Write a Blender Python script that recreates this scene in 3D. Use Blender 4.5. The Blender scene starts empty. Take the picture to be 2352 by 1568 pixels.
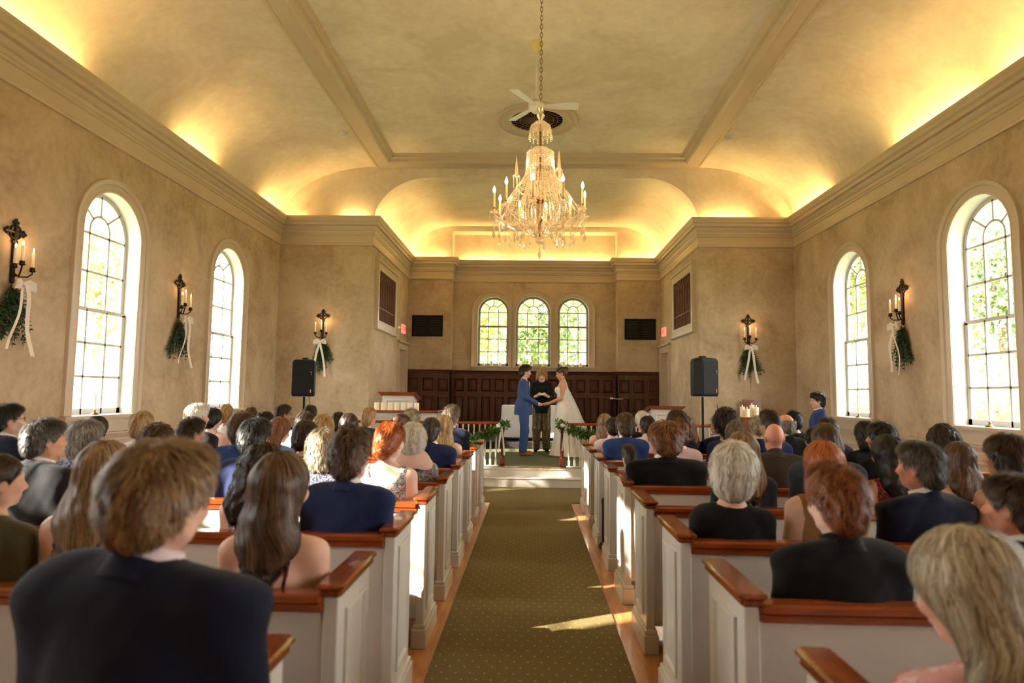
import bpy, math, random
import numpy as np
from mathutils import Vector, Matrix
random.seed(7); np.random.seed(7)
PI = math.pi
SC = bpy.context.scene
COL = SC.collection

# ---------------------------------------------------------------- camera
CAM = dict(f=1453.77, yaw=.03022, pitch=.08082, roll=.01265, H=1.52)
def cam_axes():
    cy, sy = math.cos(CAM['yaw']), math.sin(CAM['yaw'])
    R = np.array([cy, sy, 0]); F = np.array([-sy, cy, 0]); U = np.array([0, 0, 1.])
    cp, sp = math.cos(CAM['pitch']), math.sin(CAM['pitch'])
    F2 = cp*F+sp*U; U2 = -sp*F+cp*U
    cr, sr = math.cos(CAM['roll']), math.sin(CAM['roll'])
    return cr*R+sr*U2, -sr*R+cr*U2, F2
AR, AU, AF = cam_axes()
cd = bpy.data.cameras.new('camera'); cam = bpy.data.objects.new('camera', cd); COL.objects.link(cam)
cd.sensor_width = 36; cd.lens = CAM['f']/2352*36; cd.clip_start = .05; cd.clip_end = 300
M = Matrix(((AR[0], AU[0], -AF[0], 0), (AR[1], AU[1], -AF[1], 0), (AR[2], AU[2], -AF[2], CAM['H']), (0, 0, 0, 1)))
cam.matrix_world = M
cd.dof.use_dof = True; cd.dof.focus_distance = 11.5; cd.dof.aperture_fstop = 2.2
SC.camera = cam
def un(u, v, ax, val):
    "the point of the room seen at photo pixel (u, v) on the plane ax = val"
    d = AF+AR*(u-1176)/CAM['f']-AU*(v-784)/CAM['f']; o = np.array([0, 0, CAM['H']])
    i = 'xyz'.index(ax); t = (val-o[i])/d[i]
    return o+d*t

# ---------------------------------------------------------------- world, sun, exposure
SC.view_settings.view_transform = 'Standard'; SC.view_settings.look = 'None'
SC.view_settings.exposure = 0.38; SC.view_settings.gamma = 1.0; SC.view_settings.use_curve_mapping = False
w = bpy.data.worlds.new('world'); SC.world = w; w.use_nodes = True
nt = w.node_tree; bg = nt.nodes['Background']
tc = nt.nodes.new('ShaderNodeTexCoord'); sx = nt.nodes.new('ShaderNodeSeparateXYZ'); cr = nt.nodes.new('ShaderNodeValToRGB')
nt.links.new(tc.outputs['Generated'], sx.inputs[0]); nt.links.new(sx.outputs['Z'], cr.inputs[0]); nt.links.new(cr.outputs[0], bg.inputs[0])
cr.color_ramp.elements[0].color = (1, .97, .92, 1); cr.color_ramp.elements[1].color = (.72, .86, 1, 1)
bg.inputs[1].default_value = 14.0
sd = bpy.data.lights.new('sun', 'SUN'); sun = bpy.data.objects.new('sun', sd); COL.objects.link(sun)
sd.energy = 30; sd.angle = .012; sd.color = (1, .90, .76)
SUN = Vector((.88, .47, -.455)).normalized()
sun.rotation_euler = SUN.to_track_quat('-Z', 'Y').to_euler(); sun.location = (-10, -5, 9)

COVE_E = 10.0
def strip_light(x, y, z, length, along, tilt=0.0, e=1.0):
    "a fluorescent tube lying in the trough of the cornice, shining up"
    L = bpy.data.lights.new('cove_tube', 'AREA'); L.shape = 'RECTANGLE'; L.size = length; L.size_y = .05
    L.energy = COVE_E*length*e; L.color = (1, .67, .23)
    o = bpy.data.objects.new('cove_tube', L); COL.objects.link(o); o.location = (x, y, z)
    o.rotation_euler = (PI, 0, 0 if along == 'x' else PI/2)
    return o

# ---------------------------------------------------------------- tags
def tag(o, label, cat, group=None, kind=None):
    if label: o['label'] = label
    if cat: o['category'] = cat
    if group: o['group'] = group
    if kind: o['kind'] = kind
    return o
def struct(o):
    o['kind'] = 'structure'; return o
def empty(name, loc=(0, 0, 0), rz=0, parent=None):
    o = bpy.data.objects.new(name, None); COL.objects.link(o); o.location = loc; o.rotation_euler = (0, 0, rz)
    o.empty_display_size = .1
    if parent: o.parent = parent
    return o
def copy_tree(o, parent=None):
    c = o.copy(); COL.objects.link(c)
    if parent: c.parent = parent
    for ch in list(o.children): copy_tree(ch, c)
    return c

# ---------------------------------------------------------------- materials
def lin(r, g, b):
    f = lambda c: ((c/255+.055)/1.055)**2.4 if c > 10 else c/255/12.92
    return (f(r), f(g), f(b), 1)
def mat(name, col, rough=.6, metal=0, noise=None, bump=None, spec=.5, emit=None, trans=0, sub=0, coat=0, stretch=(1, 1, 1), sheen=0, alpha=1):
    m = bpy.data.materials.new(name); m.use_nodes = True; n = m.node_tree; b = n.nodes['Principled BSDF']
    b.inputs['Base Color'].default_value = col; b.inputs['Roughness'].default_value = rough; b.inputs['Metallic'].default_value = metal
    b.inputs['Specular IOR Level'].default_value = spec; b.inputs['Coat Weight'].default_value = coat
    b.inputs['Transmission Weight'].default_value = trans; b.inputs['Sheen Weight'].default_value = sheen
    b.inputs['Alpha'].default_value = alpha
    if sub:
        b.inputs['Subsurface Weight'].default_value = sub; b.inputs['Subsurface Radius'].default_value = (.02, .008, .004)
    if emit:
        b.inputs['Emission Color'].default_value = emit[0]; b.inputs['Emission Strength'].default_value = emit[1]
    t = n.nodes.new('ShaderNodeTexCoord'); mp = n.nodes.new('ShaderNodeMapping'); mp.inputs['Scale'].default_value = stretch
    n.links.new(t.outputs['Object'], mp.inputs[0])
    if noise:   # (scale, colour 2, contrast low, high)
        nz = n.nodes.new('ShaderNodeTexNoise'); nz.inputs['Scale'].default_value = noise[0]; nz.inputs['Detail'].default_value = 6
        n.links.new(mp.outputs[0], nz.inputs['Vector'])
        r = n.nodes.new('ShaderNodeValToRGB'); r.color_ramp.elements[0].position = noise[2]; r.color_ramp.elements[1].position = noise[3]
        r.color_ramp.elements[0].color = col; r.color_ramp.elements[1].color = noise[1]
        n.links.new(nz.outputs['Fac'], r.inputs[0]); n.links.new(r.outputs[0], b.inputs['Base Color'])
    if bump:
        nb = n.nodes.new('ShaderNodeTexNoise'); nb.inputs['Scale'].default_value = bump[0]; nb.inputs['Detail'].default_value = 5
        n.links.new(mp.outputs[0], nb.inputs['Vector'])
        bm = n.nodes.new('ShaderNodeBump'); bm.inputs['Strength'].default_value = bump[1]; bm.inputs['Distance'].default_value = bump[2] if len(bump) > 2 else .01
        n.links.new(nb.outputs['Fac'], bm.inputs['Height']); n.links.new(bm.outputs[0], b.inputs['Normal'])
    return m
def plaster(name, c1, c2, sc=1.3):
    m = mat(name, c1, .85, spec=.2); n = m.node_tree; b = n.nodes['Principled BSDF']
    t = n.nodes.new('ShaderNodeTexCoord')
    a = n.nodes.new('ShaderNodeTexNoise'); a.inputs['Scale'].default_value = sc; a.inputs['Detail'].default_value = 8; a.inputs['Roughness'].default_value = .62; a.inputs['Distortion'].default_value = .6
    c = n.nodes.new('ShaderNodeTexNoise'); c.inputs['Scale'].default_value = sc*9; c.inputs['Detail'].default_value = 8
    n.links.new(t.outputs['Object'], a.inputs[0]); n.links.new(t.outputs['Object'], c.inputs[0])
    ma = n.nodes.new('ShaderNodeMath'); ma.operation = 'MULTIPLY_ADD'; ma.inputs[1].default_value = .35
    n.links.new(c.outputs['Fac'], ma.inputs[0]); n.links.new(a.outputs['Fac'], ma.inputs[2])
    r = n.nodes.new('ShaderNodeValToRGB'); r.color_ramp.elements[0].position = .5; r.color_ramp.elements[1].position = .84
    r.color_ramp.elements[0].color = c1; r.color_ramp.elements[1].color = c2
    n.links.new(ma.outputs[0], r.inputs[0]); n.links.new(r.outputs[0], b.inputs['Base Color'])
    bm = n.nodes.new('ShaderNodeBump'); bm.inputs['Strength'].default_value = .18; bm.inputs['Distance'].default_value = .01
    n.links.new(c.outputs['Fac'], bm.inputs['Height']); n.links.new(bm.outputs[0], b.inputs['Normal'])
    return m
def wood(name, c1, c2, rough=.25, stretch=(1, 12, 12), sc=3, coat=.4):
    return mat(name, c1, rough, noise=(sc, c2, .35, .7), bump=(sc*4, .08, .003), stretch=stretch, coat=coat)
MT = {}
MT['plaster'] = plaster('plaster_wall', lin(174, 152, 124), lin(206, 186, 158))
MT['plaster_ceiling'] = plaster('plaster_ceiling', lin(216, 201, 180), lin(238, 226, 206), 1.0)
MT['trim'] = mat('cream_trim', lin(198, 180, 155), .38, bump=(6, .03, .01), noise=(1.2, lin(206, 188, 164), .3, .7))
MT['white_trim'] = mat('white_trim', lin(214, 205, 194), .4, noise=(2, lin(222, 214, 203), .3, .7))
MT['pew_white'] = mat('pew_white_paint', lin(206, 200, 190), .33, noise=(2.5, lin(216, 210, 200), .3, .7), coat=.2)
MT['cap'] = wood('cap_wood', lin(112, 50, 20), lin(150, 74, 32), .22, (14, 2, 14), 2.5)
MT['rail'] = wood('rail_wood', lin(128, 56, 22), lin(160, 76, 34), .22, (2, 14, 14), 2.5)
MT['mahogany'] = wood('mahogany', lin(66, 26, 14), lin(92, 40, 22), .3, (8, 8, 1.2), 2.2)
MT['floorwood'] = wood('floor_wood', lin(176, 112, 62), lin(206, 142, 86), .3, (10, .9, 1), 3, .3)
MT['seatwood'] = wood('seat_wood', lin(150, 82, 40), lin(176, 100, 54), .3, (1.5, 12, 12), 3)
MT['iron'] = mat('black_iron', lin(34, 30, 27), .45, .7, noise=(30, lin(60, 46, 36), .4, .7))
MT['wax'] = mat('candle_wax', lin(238, 222, 190), .5, sub=.3)
MT['wax_candle'] = mat('ivory_wax', lin(244, 230, 200), .5, sub=.3, emit=((1, .7, .4, 1), .06))
MT['flame'] = mat('flame', (1, .8, .5, 1), .5, emit=((1, .62, .28, 1), 14))
MT['bulb'] = mat('lit_bulb', (1, .9, .7, 1), .4, emit=((1, .74, .42, 1), 40))
MT['ribbon'] = mat('ivory_ribbon', lin(236, 226, 214), .45, sheen=.3)
MT['black'] = mat('black_plastic', lin(15, 17, 16), .6, spec=.25, bump=(120, .2, .002))
MT['grey_badge'] = mat('grey_badge', lin(150, 150, 150), .4)
MT['red_led'] = mat('red_lamp', lin(200, 40, 30), .4, emit=((1, .1, .06, 1), .6))
MT['table_white'] = mat('table_cloth', lin(214, 212, 216), .8, bump=(3, .3, .03), noise=(3, lin(222, 220, 224), .3, .7))
MT['steel'] = mat('steel', lin(150, 150, 150), .3, 1)
MT['fan_white'] = mat('fan_white', lin(214, 214, 208), .35)
MT['fan_ivory'] = mat('fan_ivory', lin(222, 206, 140), .4)
MT['brass'] = mat('aged_brass', lin(150, 116, 64), .35, .9, noise=(20, lin(110, 84, 46), .4, .7))
MT['tracery'] = mat('tracery_wood', lin(126, 86, 58), .5)
MT['grille_red'] = mat('oxblood_cloth', lin(74, 22, 14), .8, noise=(40, lin(96, 32, 20), .3, .7))
MT['dark'] = mat('dark_void', lin(30, 20, 16), .9)
MT['leaf'] = mat('leaf_green', lin(66, 96, 44), .5, noise=(6, lin(112, 142, 72), .35, .7))
MT['leaf_dark'] = mat('fern_green', lin(40, 62, 34), .55, noise=(6, lin(72, 96, 52), .35, .7))
MT['rose'] = mat('white_petals', lin(240, 232, 222), .6, sub=.2)
def tree_leaf(name, a, b, c):
    m = bpy.data.materials.new(name); m.use_nodes = True; n = m.node_tree; n.nodes.clear()
    o = n.nodes.new('ShaderNodeOutputMaterial'); d = n.nodes.new('ShaderNodeBsdfDiffuse'); t = n.nodes.new('ShaderNodeBsdfTranslucent'); mx = n.nodes.new('ShaderNodeMixShader')
    at = n.nodes.new('ShaderNodeAttribute'); at.attribute_name = 'tone'; r = n.nodes.new('ShaderNodeValToRGB')
    r.color_ramp.elements[0].color = a; r.color_ramp.elements[1].color = c; e = r.color_ramp.elements.new(.5); e.color = b
    n.links.new(at.outputs['Fac'], r.inputs[0]); n.links.new(r.outputs[0], d.inputs[0]); n.links.new(r.outputs[0], t.inputs[0])
    mx.inputs[0].default_value = .45; n.links.new(d.outputs[0], mx.inputs[1]); n.links.new(t.outputs[0], mx.inputs[2]); n.links.new(mx.outputs[0], o.inputs[0])
    return m
MT['tree_a'] = tree_leaf('foliage_green', lin(112, 134, 92), lin(158, 178, 124), lin(206, 212, 164))
MT['tree_b'] = tree_leaf('foliage_yellow', lin(160, 170, 104), lin(210, 210, 144), lin(240, 224, 160))
MT['tree_c'] = tree_leaf('foliage_deep', lin(98, 114, 82), lin(146, 160, 118), lin(200, 206, 158))
MT['tree_d'] = tree_leaf('foliage_autumn', lin(130, 140, 92), lin(180, 184, 122), lin(226, 212, 146))
MT['bark'] = mat('bark', lin(108, 92, 76), .9, noise=(6, lin(150, 134, 116), .35, .7), stretch=(3, 3, .5))
MT['lawn'] = mat('lawn', lin(96, 120, 62), .9, noise=(.7, lin(170, 168, 100), .35, .7))
def glass_thin():
    m = bpy.data.materials.new('window_glass'); m.use_nodes = True; n = m.node_tree; n.nodes.clear()
    o = n.nodes.new('ShaderNodeOutputMaterial'); t = n.nodes.new('ShaderNodeBsdfTransparent'); g = n.nodes.new('ShaderNodeBsdfGlossy'); mx = n.nodes.new('ShaderNodeMixShader')
    g.inputs['Roughness'].default_value = .02; t.inputs[0].default_value = (.97, .98, .97, 1); 
    mx.inputs[0].default_value = .035; n.links.new(t.outputs[0], mx.inputs[1]); n.links.new(g.outputs[0], mx.inputs[2]); n.links.new(mx.outputs[0], o.inputs[0])
    return m
MT['glass'] = glass_thin()
def crystal():
    m = bpy.data.materials.new('crystal'); m.use_nodes = True; n = m.node_tree; n.nodes.clear()
    o = n.nodes.new('ShaderNodeOutputMaterial'); t = n.nodes.new('ShaderNodeBsdfTransparent'); g = n.nodes.new('ShaderNodeBsdfGlossy'); d = n.nodes.new('ShaderNodeBsdfTranslucent'); mx = n.nodes.new('ShaderNodeMixShader'); m2 = n.nodes.new('ShaderNodeMixShader')
    g.inputs['Roughness'].default_value = .12; g.inputs[0].default_value = (1, .93, .84, 1); t.inputs[0].default_value = (1, .96, .9, 1); d.inputs[0].default_value = (1, .86, .68, 1)
    mx.inputs[0].default_value = .55; m2.inputs[0].default_value = .26
    n.links.new(t.outputs[0], mx.inputs[1]); n.links.new(g.outputs[0], mx.inputs[2]); n.links.new(mx.outputs[0], m2.inputs[1]); n.links.new(d.outputs[0], m2.inputs[2]); n.links.new(m2.outputs[0], o.inputs[0])
    return m
MT['crystal'] = crystal()
def carpet(name, base, b2, dots):
    m = mat(name, base, .95, spec=.1); n = m.node_tree; b = n.nodes['Principled BSDF']
    g = n.nodes.new('ShaderNodeNewGeometry'); nz = n.nodes.new('ShaderNodeTexNoise'); nz.inputs['Scale'].default_value = 220
    n.links.new(g.outputs['Position'], nz.inputs[0])
    r = n.nodes.new('ShaderNodeValToRGB'); r.color_ramp.elements[0].color = base; r.color_ramp.elements[1].color = b2; r.color_ramp.elements[0].position = .3; r.color_ramp.elements[1].position = .7
    n.links.new(nz.outputs['Fac'], r.inputs[0])
    out = r.outputs[0]
    if dots:
        # staggered little diamonds: cell size .085, every second row shifted
        def mth(op, a, bb=None, c=None):
            k = n.nodes.new('ShaderNodeMath'); k.operation = op
            for i, q in enumerate((a, bb, c)):
                if q is None: continue
                if isinstance(q, (int, float)): k.inputs[i].default_value = q
                else: n.links.new(q, k.inputs[i])
            return k.outputs[0]
        s = n.nodes.new('ShaderNodeSeparateXYZ'); n.links.new(g.outputs['Position'], s.inputs[0])
        c = .078
        yy = mth('DIVIDE', s.outputs['Y'], c); row = mth('FLOOR', yy); odd = mth('MODULO', row, 2.0)
        xx = mth('ADD', mth('DIVIDE', s.outputs['X'], c), mth('MULTIPLY', odd, .5))
        fx = mth('ABSOLUTE', mth('SUBTRACT', mth('FRACT', xx), .5)); fy = mth('ABSOLUTE', mth('SUBTRACT', mth('FRACT', yy), .5))
        dsum = mth('ADD', fx, fy); msk = mth('LESS_THAN', dsum, .085)
        mx = n.nodes.new('ShaderNodeMix'); mx.data_type = 'RGBA'
        n.links.new(msk, mx.inputs['Factor']); n.links.new(out, mx.inputs[6]); mx.inputs[7].default_value = dots; out = mx.outputs[2]
    n.links.new(out, b.inputs['Base Color'])
    bm = n.nodes.new('ShaderNodeBump'); bm.inputs['Strength'].default_value = .5; bm.inputs['Distance'].default_value = .004
    n.links.new(nz.outputs['Fac'], bm.inputs['Height']); n.links.new(bm.outputs[0], b.inputs['Normal'])
    return m
MT['carpet'] = carpet('aisle_carpet', lin(104, 92, 60), lin(132, 118, 80), lin(206, 172, 118))
MT['carpet_plain'] = carpet('platform_carpet', lin(84, 88, 66), lin(112, 114, 88), None)

# ---------------------------------------------------------------- mesh builder
class MB:
    def __init__(s): s.v = []; s.f = []
    def add(s, vs, fs):
        n = len(s.v); s.v += [tuple(map(float, p)) for p in vs]; s.f += [tuple(i+n for i in f) for f in fs]; return s
    def box(s, x0, x1, y0, y1, z0, z1, b=0.0):
        if b <= 0:
            return s.add([(x0, y0, z0), (x1, y0, z0), (x1, y1, z0), (x0, y1, z0), (x0, y0, z1), (x1, y0, z1), (x1, y1, z1), (x0, y1, z1)],
                         [(0, 3, 2, 1), (4, 5, 6, 7), (0, 1, 5, 4), (1, 2, 6, 5), (2, 3, 7, 6), (3, 0, 4, 7)])
        b = min(b, (x1-x0)*.45, (y1-y0)*.45, (z1-z0)*.45)
        ring = lambda i, z: [(x0+i+b, y0+i, z), (x1-i-b, y0+i, z), (x1-i, y0+i+b, z), (x1-i, y1-i-b, z), (x1-i-b, y1-i, z), (x0+i+b, y1-i, z), (x0+i, y1-i-b, z), (x0+i, y0+i+b, z)]
        rs = [ring(b*.7, z0), ring(0, z0+b*.7), ring(0, z1-b*.7), ring(b*.7, z1)]
        return s.loft(rs, True, True)
    def loft(s, rings, capa=False, capb=False, closed=True):
        n = len(rings[0]); vs = [p for r in rings for p in r]; fs = []
        for i in range(len(rings)-1):
            for j in range(n if closed else n-1):
                k = (j+1) % n; fs.append((i*n+j, i*n+k, (i+1)*n+k, (i+1)*n+j))
        if capa: fs.append(tuple(range(n-1, -1, -1)))
        if capb: fs.append(tuple((len(rings)-1)*n+j for j in range(n)))
        return s.add(vs, fs)
    def lathe(s, prof, c=(0, 0, 0), n=16, sx=1, sy=1, cap=True):
        rings = [[(c[0]+r*sx*math.cos(2*PI*j/n), c[1]+r*sy*math.sin(2*PI*j/n), c[2]+z) for j in range(n)] for r, z in prof]
        return s.loft(rings, cap, cap)
    def tube(s, pts, r, n=8, cap=True):
        pts = [Vector(p) for p in pts]; rr = r if isinstance(r, (list, tuple)) else [r]*len(pts); rings = []
        up = Vector((0, 0, 1))
        t0 = (pts[1]-pts[0]).normalized()
        if abs(t0.dot(up)) > .95: up = Vector((1, 0, 0))
        for i, p in enumerate(pts):
            t = (pts[min(i+1, len(pts)-1)]-pts[max(i-1, 0)]).normalized()
            a = t.cross(up)
            if a.length < 1e-4: a = t.orthogonal()
            a.normalize(); b = a.cross(t).normalized(); up = b
            rings.append([tuple(p+(a*math.cos(2*PI*j/n)+b*math.sin(2*PI*j/n))*rr[i]) for j in range(n)])
        return s.loft(rings, cap, cap)
    def ell(s, c, r, n=12, m=8):
        rings = []
        for i in range(1, m):
            t = PI*i/m; rings.append([(c[0]+r[0]*math.sin(t)*math.cos(2*PI*j/n), c[1]+r[1]*math.sin(t)*math.sin(2*PI*j/n), c[2]-r[2]*math.cos(t)) for j in range(n)])
        k = len(s.v); s.loft(rings)
        a = len(s.v); s.v.append((c[0], c[1], c[2]-r[2])); s.v.append((c[0], c[1], c[2]+r[2]))
        for j in range(n):
            s.f.append((a, k+(j+1) % n, k+j)); s.f.append((a+1, k+(m-2)*n+j, k+(m-2)*n+(j+1) % n))
        return s
    def sweep(s, path, prof, fn, closed=False, capends=True):
        "path: 2-D polyline; prof: (offset to the right of travel, height); fn(a, b, h) -> xyz"
        P = [np.array(p, float) for p in path]; n = len(P); rings = []
        for i in range(n):
            if closed: a, c = P[i-1], P[(i+1) % n]
            else: a, c = P[max(i-1, 0)], P[min(i+1, n-1)]
            d1 = P[i]-a if (closed or i > 0) else c-P[i]; d2 = c-P[i] if (closed or i < n-1) else d1
            d1 = d1/np.linalg.norm(d1); d2 = d2/np.linalg.norm(d2)
            n1 = np.array([d1[1], -d1[0]]); n2 = np.array([d2[1], -d2[0]]); m = (n1+n2); m = m/max(1e-6, (m@m)/2)
            m = m if np.linalg.norm(m) < 3 else n1
            rings.append([fn(P[i][0]+m[0]*o, P[i][1]+m[1]*o, h) for o, h in prof])
        if closed: rings.append(rings[0])
        return s.loft(rings, capends and not closed, capends and not closed, closed=True)
    def obj(s, name, m, parent=None, smooth=False, loc=None):
        me = bpy.data.meshes.new(name); me.from_pydata(s.v, [], s.f); me.update()
        if m: me.materials.append(m)
        if smooth is True: me.polygons.foreach_set('use_smooth', [True]*len(me.polygons))
        elif smooth: me.shade_smooth_by_angle(smooth) if hasattr(me, 'shade_smooth_by_angle') else None
        o = bpy.data.objects.new(name, me); COL.objects.link(o)
        if smooth and smooth is not True:
            me.polygons.foreach_set('use_smooth', [True]*len(me.polygons)); me.set_sharp_from_angle(angle=smooth)
        if parent: o.parent = parent
        if loc: o.location = loc
        return o
    def rot(s, M):
        s.v = [tuple(M @ Vector(p)) for p in s.v]; return s
A30 = math.radians(32)
# ================================================================ the room
WL, WR, YF, YB = -5.306, 5.385, 13.0, -4.0      # side walls, the wall with the chancel arch, rear wall
BL, BR, YP, YR = -3.342, 3.445, 16.957, 17.36   # chancel sides, piers, recessed middle
PL, PR = -2.165, 2.31
ZC, ZL = 4.60, 5.16
PF, PT = .30, .45                               # platform and altar tier heights
YE = 10.56

def arch_pts(uc, r, zs, n=18):
    return [(uc-r*math.cos(PI*i/n), zs+r*math.sin(PI*i/n)) for i in range(n+1)]
def holed_wall(name, fn, u0, u1, z0, z1, holes, m):
    "holes: (centre, half width, sill, spring)"
    b = MB(); q = lambda a, c, d, e: b.add([fn(a, d), fn(c, d), fn(c, e), fn(a, e)], [(0, 1, 2, 3)])
    u = u0
    for uc, r, zb, zs in sorted(holes):
        q(u, uc-r, z0, z1); q(uc-r, uc+r, z0, zb); ap = arch_pts(uc, r, zs)
        for i in range(len(ap)-1):
            b.add([fn(ap[i][0], ap[i][1]), fn(ap[i+1][0], ap[i+1][1]), fn(ap[i+1][0], z1), fn(ap[i][0], z1)], [(0, 1, 2, 3)])
        u = uc+r
    q(u, u1, z0, z1)
    return struct(b.obj(name, m))
SW = [-1.5, 1.6, 4.67, 7.75, 10.83]
HR, SILL, SPR = .545, 1.19, 3.43
holes = [(y, HR, SILL, SPR) for y in SW[1:]]
holed_wall('wall_left', lambda a, z: (WL, a, z), YB, YF, 0, 5.06, holes, MT['plaster'])
holed_wall('wall_right', lambda a, z: (WR, a, z), YB, YF, 0, 5.06, [(y-.05, HR, SILL, SPR) for y in SW], MT['plaster'])
struct(MB().box(WL-.3, WR+.3, YB-.1, YB, 0, 6.6).obj('wall_rear', MT['plaster']))
struct(MB().add([(WL, YF, 0), (BL, YF, 0), (BL, YF, 5.06), (WL, YF, 5.06)], [(0, 1, 2, 3)]).obj('wall_front_left', MT['plaster']))
struct(MB().add([(BR, YF, 0), (WR, YF, 0), (WR, YF, 5.06), (BR, YF, 5.06)], [(0, 1, 2, 3)]).obj('wall_front_right', MT['plaster']))
def side_wall(name, x, d0, d1, dz):
    b = MB(); q = lambda y0, y1, z0, z1: b.add([(x, y0, z0), (x, y1, z0), (x, y1, z1), (x, y0, z1)], [(0, 1, 2, 3)])
    q(YF, d0, PF, 5.06); q(d0, d1, dz, 5.06); q(d1, YP, PF, 5.06)
    return struct(b.obj(name, MT['plaster']))
DY0, DY1, DZ = 15.86, 16.72, 2.60
side_wall('wall_chancel_left', BL, DY0, DY1, DZ); side_wall('wall_chancel_right', BR, DY0, DY1, DZ)
b = MB()
for x0, x1 in ((BL, PL), (PR, BR)):
    b.add([(x0, YP, PF), (x1, YP, PF), (x1, YP, 5.06), (x0, YP, 5.06)], [(0, 1, 2, 3)])
b.add([(PL, YP, PF), (PL, YR, PF), (PL, YR, 5.06), (PL, YP, 5.06)], [(0, 1, 2, 3)])
b.add([(PR, YP, PF), (PR, YR, PF), (PR, YR, 5.06), (PR, YP, 5.06)], [(0, 1, 2, 3)])
struct(b.obj('wall_chancel_piers', MT['plaster']))
BWIN = [(-1.046, .425, 2.245, 3.735), (.052, .475, 2.245, 3.715), (1.154, .425, 2.245, 3.735)]
holed_wall('wall_chancel_back', lambda a, z: (a, YR, z), PL, PR, PF, 5.06, BWIN, MT['plaster'])

# ---- vaulted ceiling
ZB, ZPAN = 6.26, 6.39
BXL, BXR = -3.30, 3.46
def cove_z(x):
    if x < BXL: t = min(1, (BXL-x)/(BXL-WL))
    elif x > BXR: t = min(1, (x-BXR)/(WR-BXR))
    else: return ZB
    return 5.06+(ZB-5.06)*math.sqrt(max(0, 1-t*t))
def arc_xs(a, c, n=20, flip=False):   # dense near the wall, a = wall, c = crown
    return [c+(a-c)*math.cos(PI/2*i/n) for i in range(n+1)]
xl = arc_xs(WL, BXL); xr = arc_xs(WR, BXR)
b = MB(); ys = [YB+(YF-YB)*i/12 for i in range(13)]
for xs in (xl, xr):
    b.loft([[(x, y, cove_z(x)) for x in xs] for y in ys], closed=False)
b.obj('ceiling_cove', MT['plaster_ceiling'], smooth=True)['kind'] = 'structure'
bpy.data.objects['ceiling_cove'].name = 'ceiling'
W = .40
struct(MB().add([(BXL, YB, ZPAN), (BXR, YB, ZPAN), (BXR, YF, ZPAN), (BXL, YF, ZPAN)], [(0, 1, 2, 3)]).obj('ceiling_panel', MT['plaster_ceiling']))
# beams: bottoms with mouldings; one frame round the panel
bprof = [(-.0, ZPAN), (.0, ZB-.02), (.02, ZB-.035), (.05, ZB-.035), (.06, ZB-.02), (.09, ZB-.02), (.30, ZB-.02), (.31, ZB-.045), (.34, ZB-.05), (.37, ZB-.02), (.38, ZB+.03), (.42, ZB+.05), (.43, ZB+.09), (.46, ZPAN)]
b = MB(); b.sweep([(BXL-.02, YB), (BXL-.02, YF-.0), (BXR+.02, YF-.0), (BXR+.02, YB)], bprof, lambda a, c, h: (a, c, h), capends=False)
struct(b.obj('trim_1', MT['trim'], smooth=A30))
# tympanum above the side walls of the nave, with the chancel arch cut out
CX0, CX1 = -2.16, 2.34
def bay_z(x):
    if x < CX0: t = min(1, (CX0-x)/(CX0-BL))
    elif x > CX1: t = min(1, (x-CX1)/(BR-CX1))
    else: return 6.03
    return 5.06+.97*max(0, 1-t**2.0)**.5
xs = sorted(set([round(v, 4) for v in xl+xr+arc_xs(BL, CX0)+arc_xs(BR, CX1)]+[BL, BR]))
b = MB()
for i in range(len(xs)-1):
    a, c = xs[i], xs[i+1]; mid = (a+c)/2
    za, zc_ = (bay_z(a), bay_z(c)) if BL < mid < BR else (5.06, 5.06)
    if BL < mid < BR and a <= BL+1e-3: za = 5.06
    b.add([(a, YF, za), (c, YF, zc_), (c, YF, cove_z(c)), (a, YF, cove_z(a))], [(0, 1, 2, 3)])
struct(b.obj('wall_front_arch', MT['plaster_ceiling']))
bx = arc_xs(BL, CX0)+arc_xs(BR, CX1)[::-1]; bx = sorted(set(round(v, 4) for v in bx))
b = MB(); b.loft([[(x, y, bay_z(x)) for x in bx] for y in [YF+(YP-YF)*i/6 for i in range(7)]], closed=False)
struct(b.obj('ceiling_chancel', MT['plaster_ceiling'], smooth=True))
ZRT = 5.90
b = MB(); bx2 = sorted(set(bx+[PL, PR]))
for i in range(len(bx2)-1):
    a, c = bx2[i], bx2[i+1]; lo = ZRT if PL-.001 < (a+c)/2 < PR+.001 else 5.06
    b.add([(a, YP, lo), (c, YP, lo), (c, YP, bay_z(c)), (a, YP, bay_z(a))], [(0, 1, 2, 3)])
b.add([(PL, YP, 5.06), (PL, YR, 5.06), (PL, YR, ZRT), (PL, YP, ZRT)], [(0, 1, 2, 3)]).add([(PR, YP, 5.06), (PR, YR, 5.06), (PR, YR, ZRT), (PR, YP, ZRT)], [(0, 1, 2, 3)])
b.add([(PL, YP, ZRT), (PR, YP, ZRT), (PR, YR, ZRT), (PL, YR, ZRT)], [(0, 1, 2, 3)]).add([(PL, YR, 5.06), (PR, YR, 5.06), (PR, YR, ZRT), (PL, YR, ZRT)], [(0, 1, 2, 3)])
struct(b.obj('wall_chancel_arch', MT['plaster_ceiling']))

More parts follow.
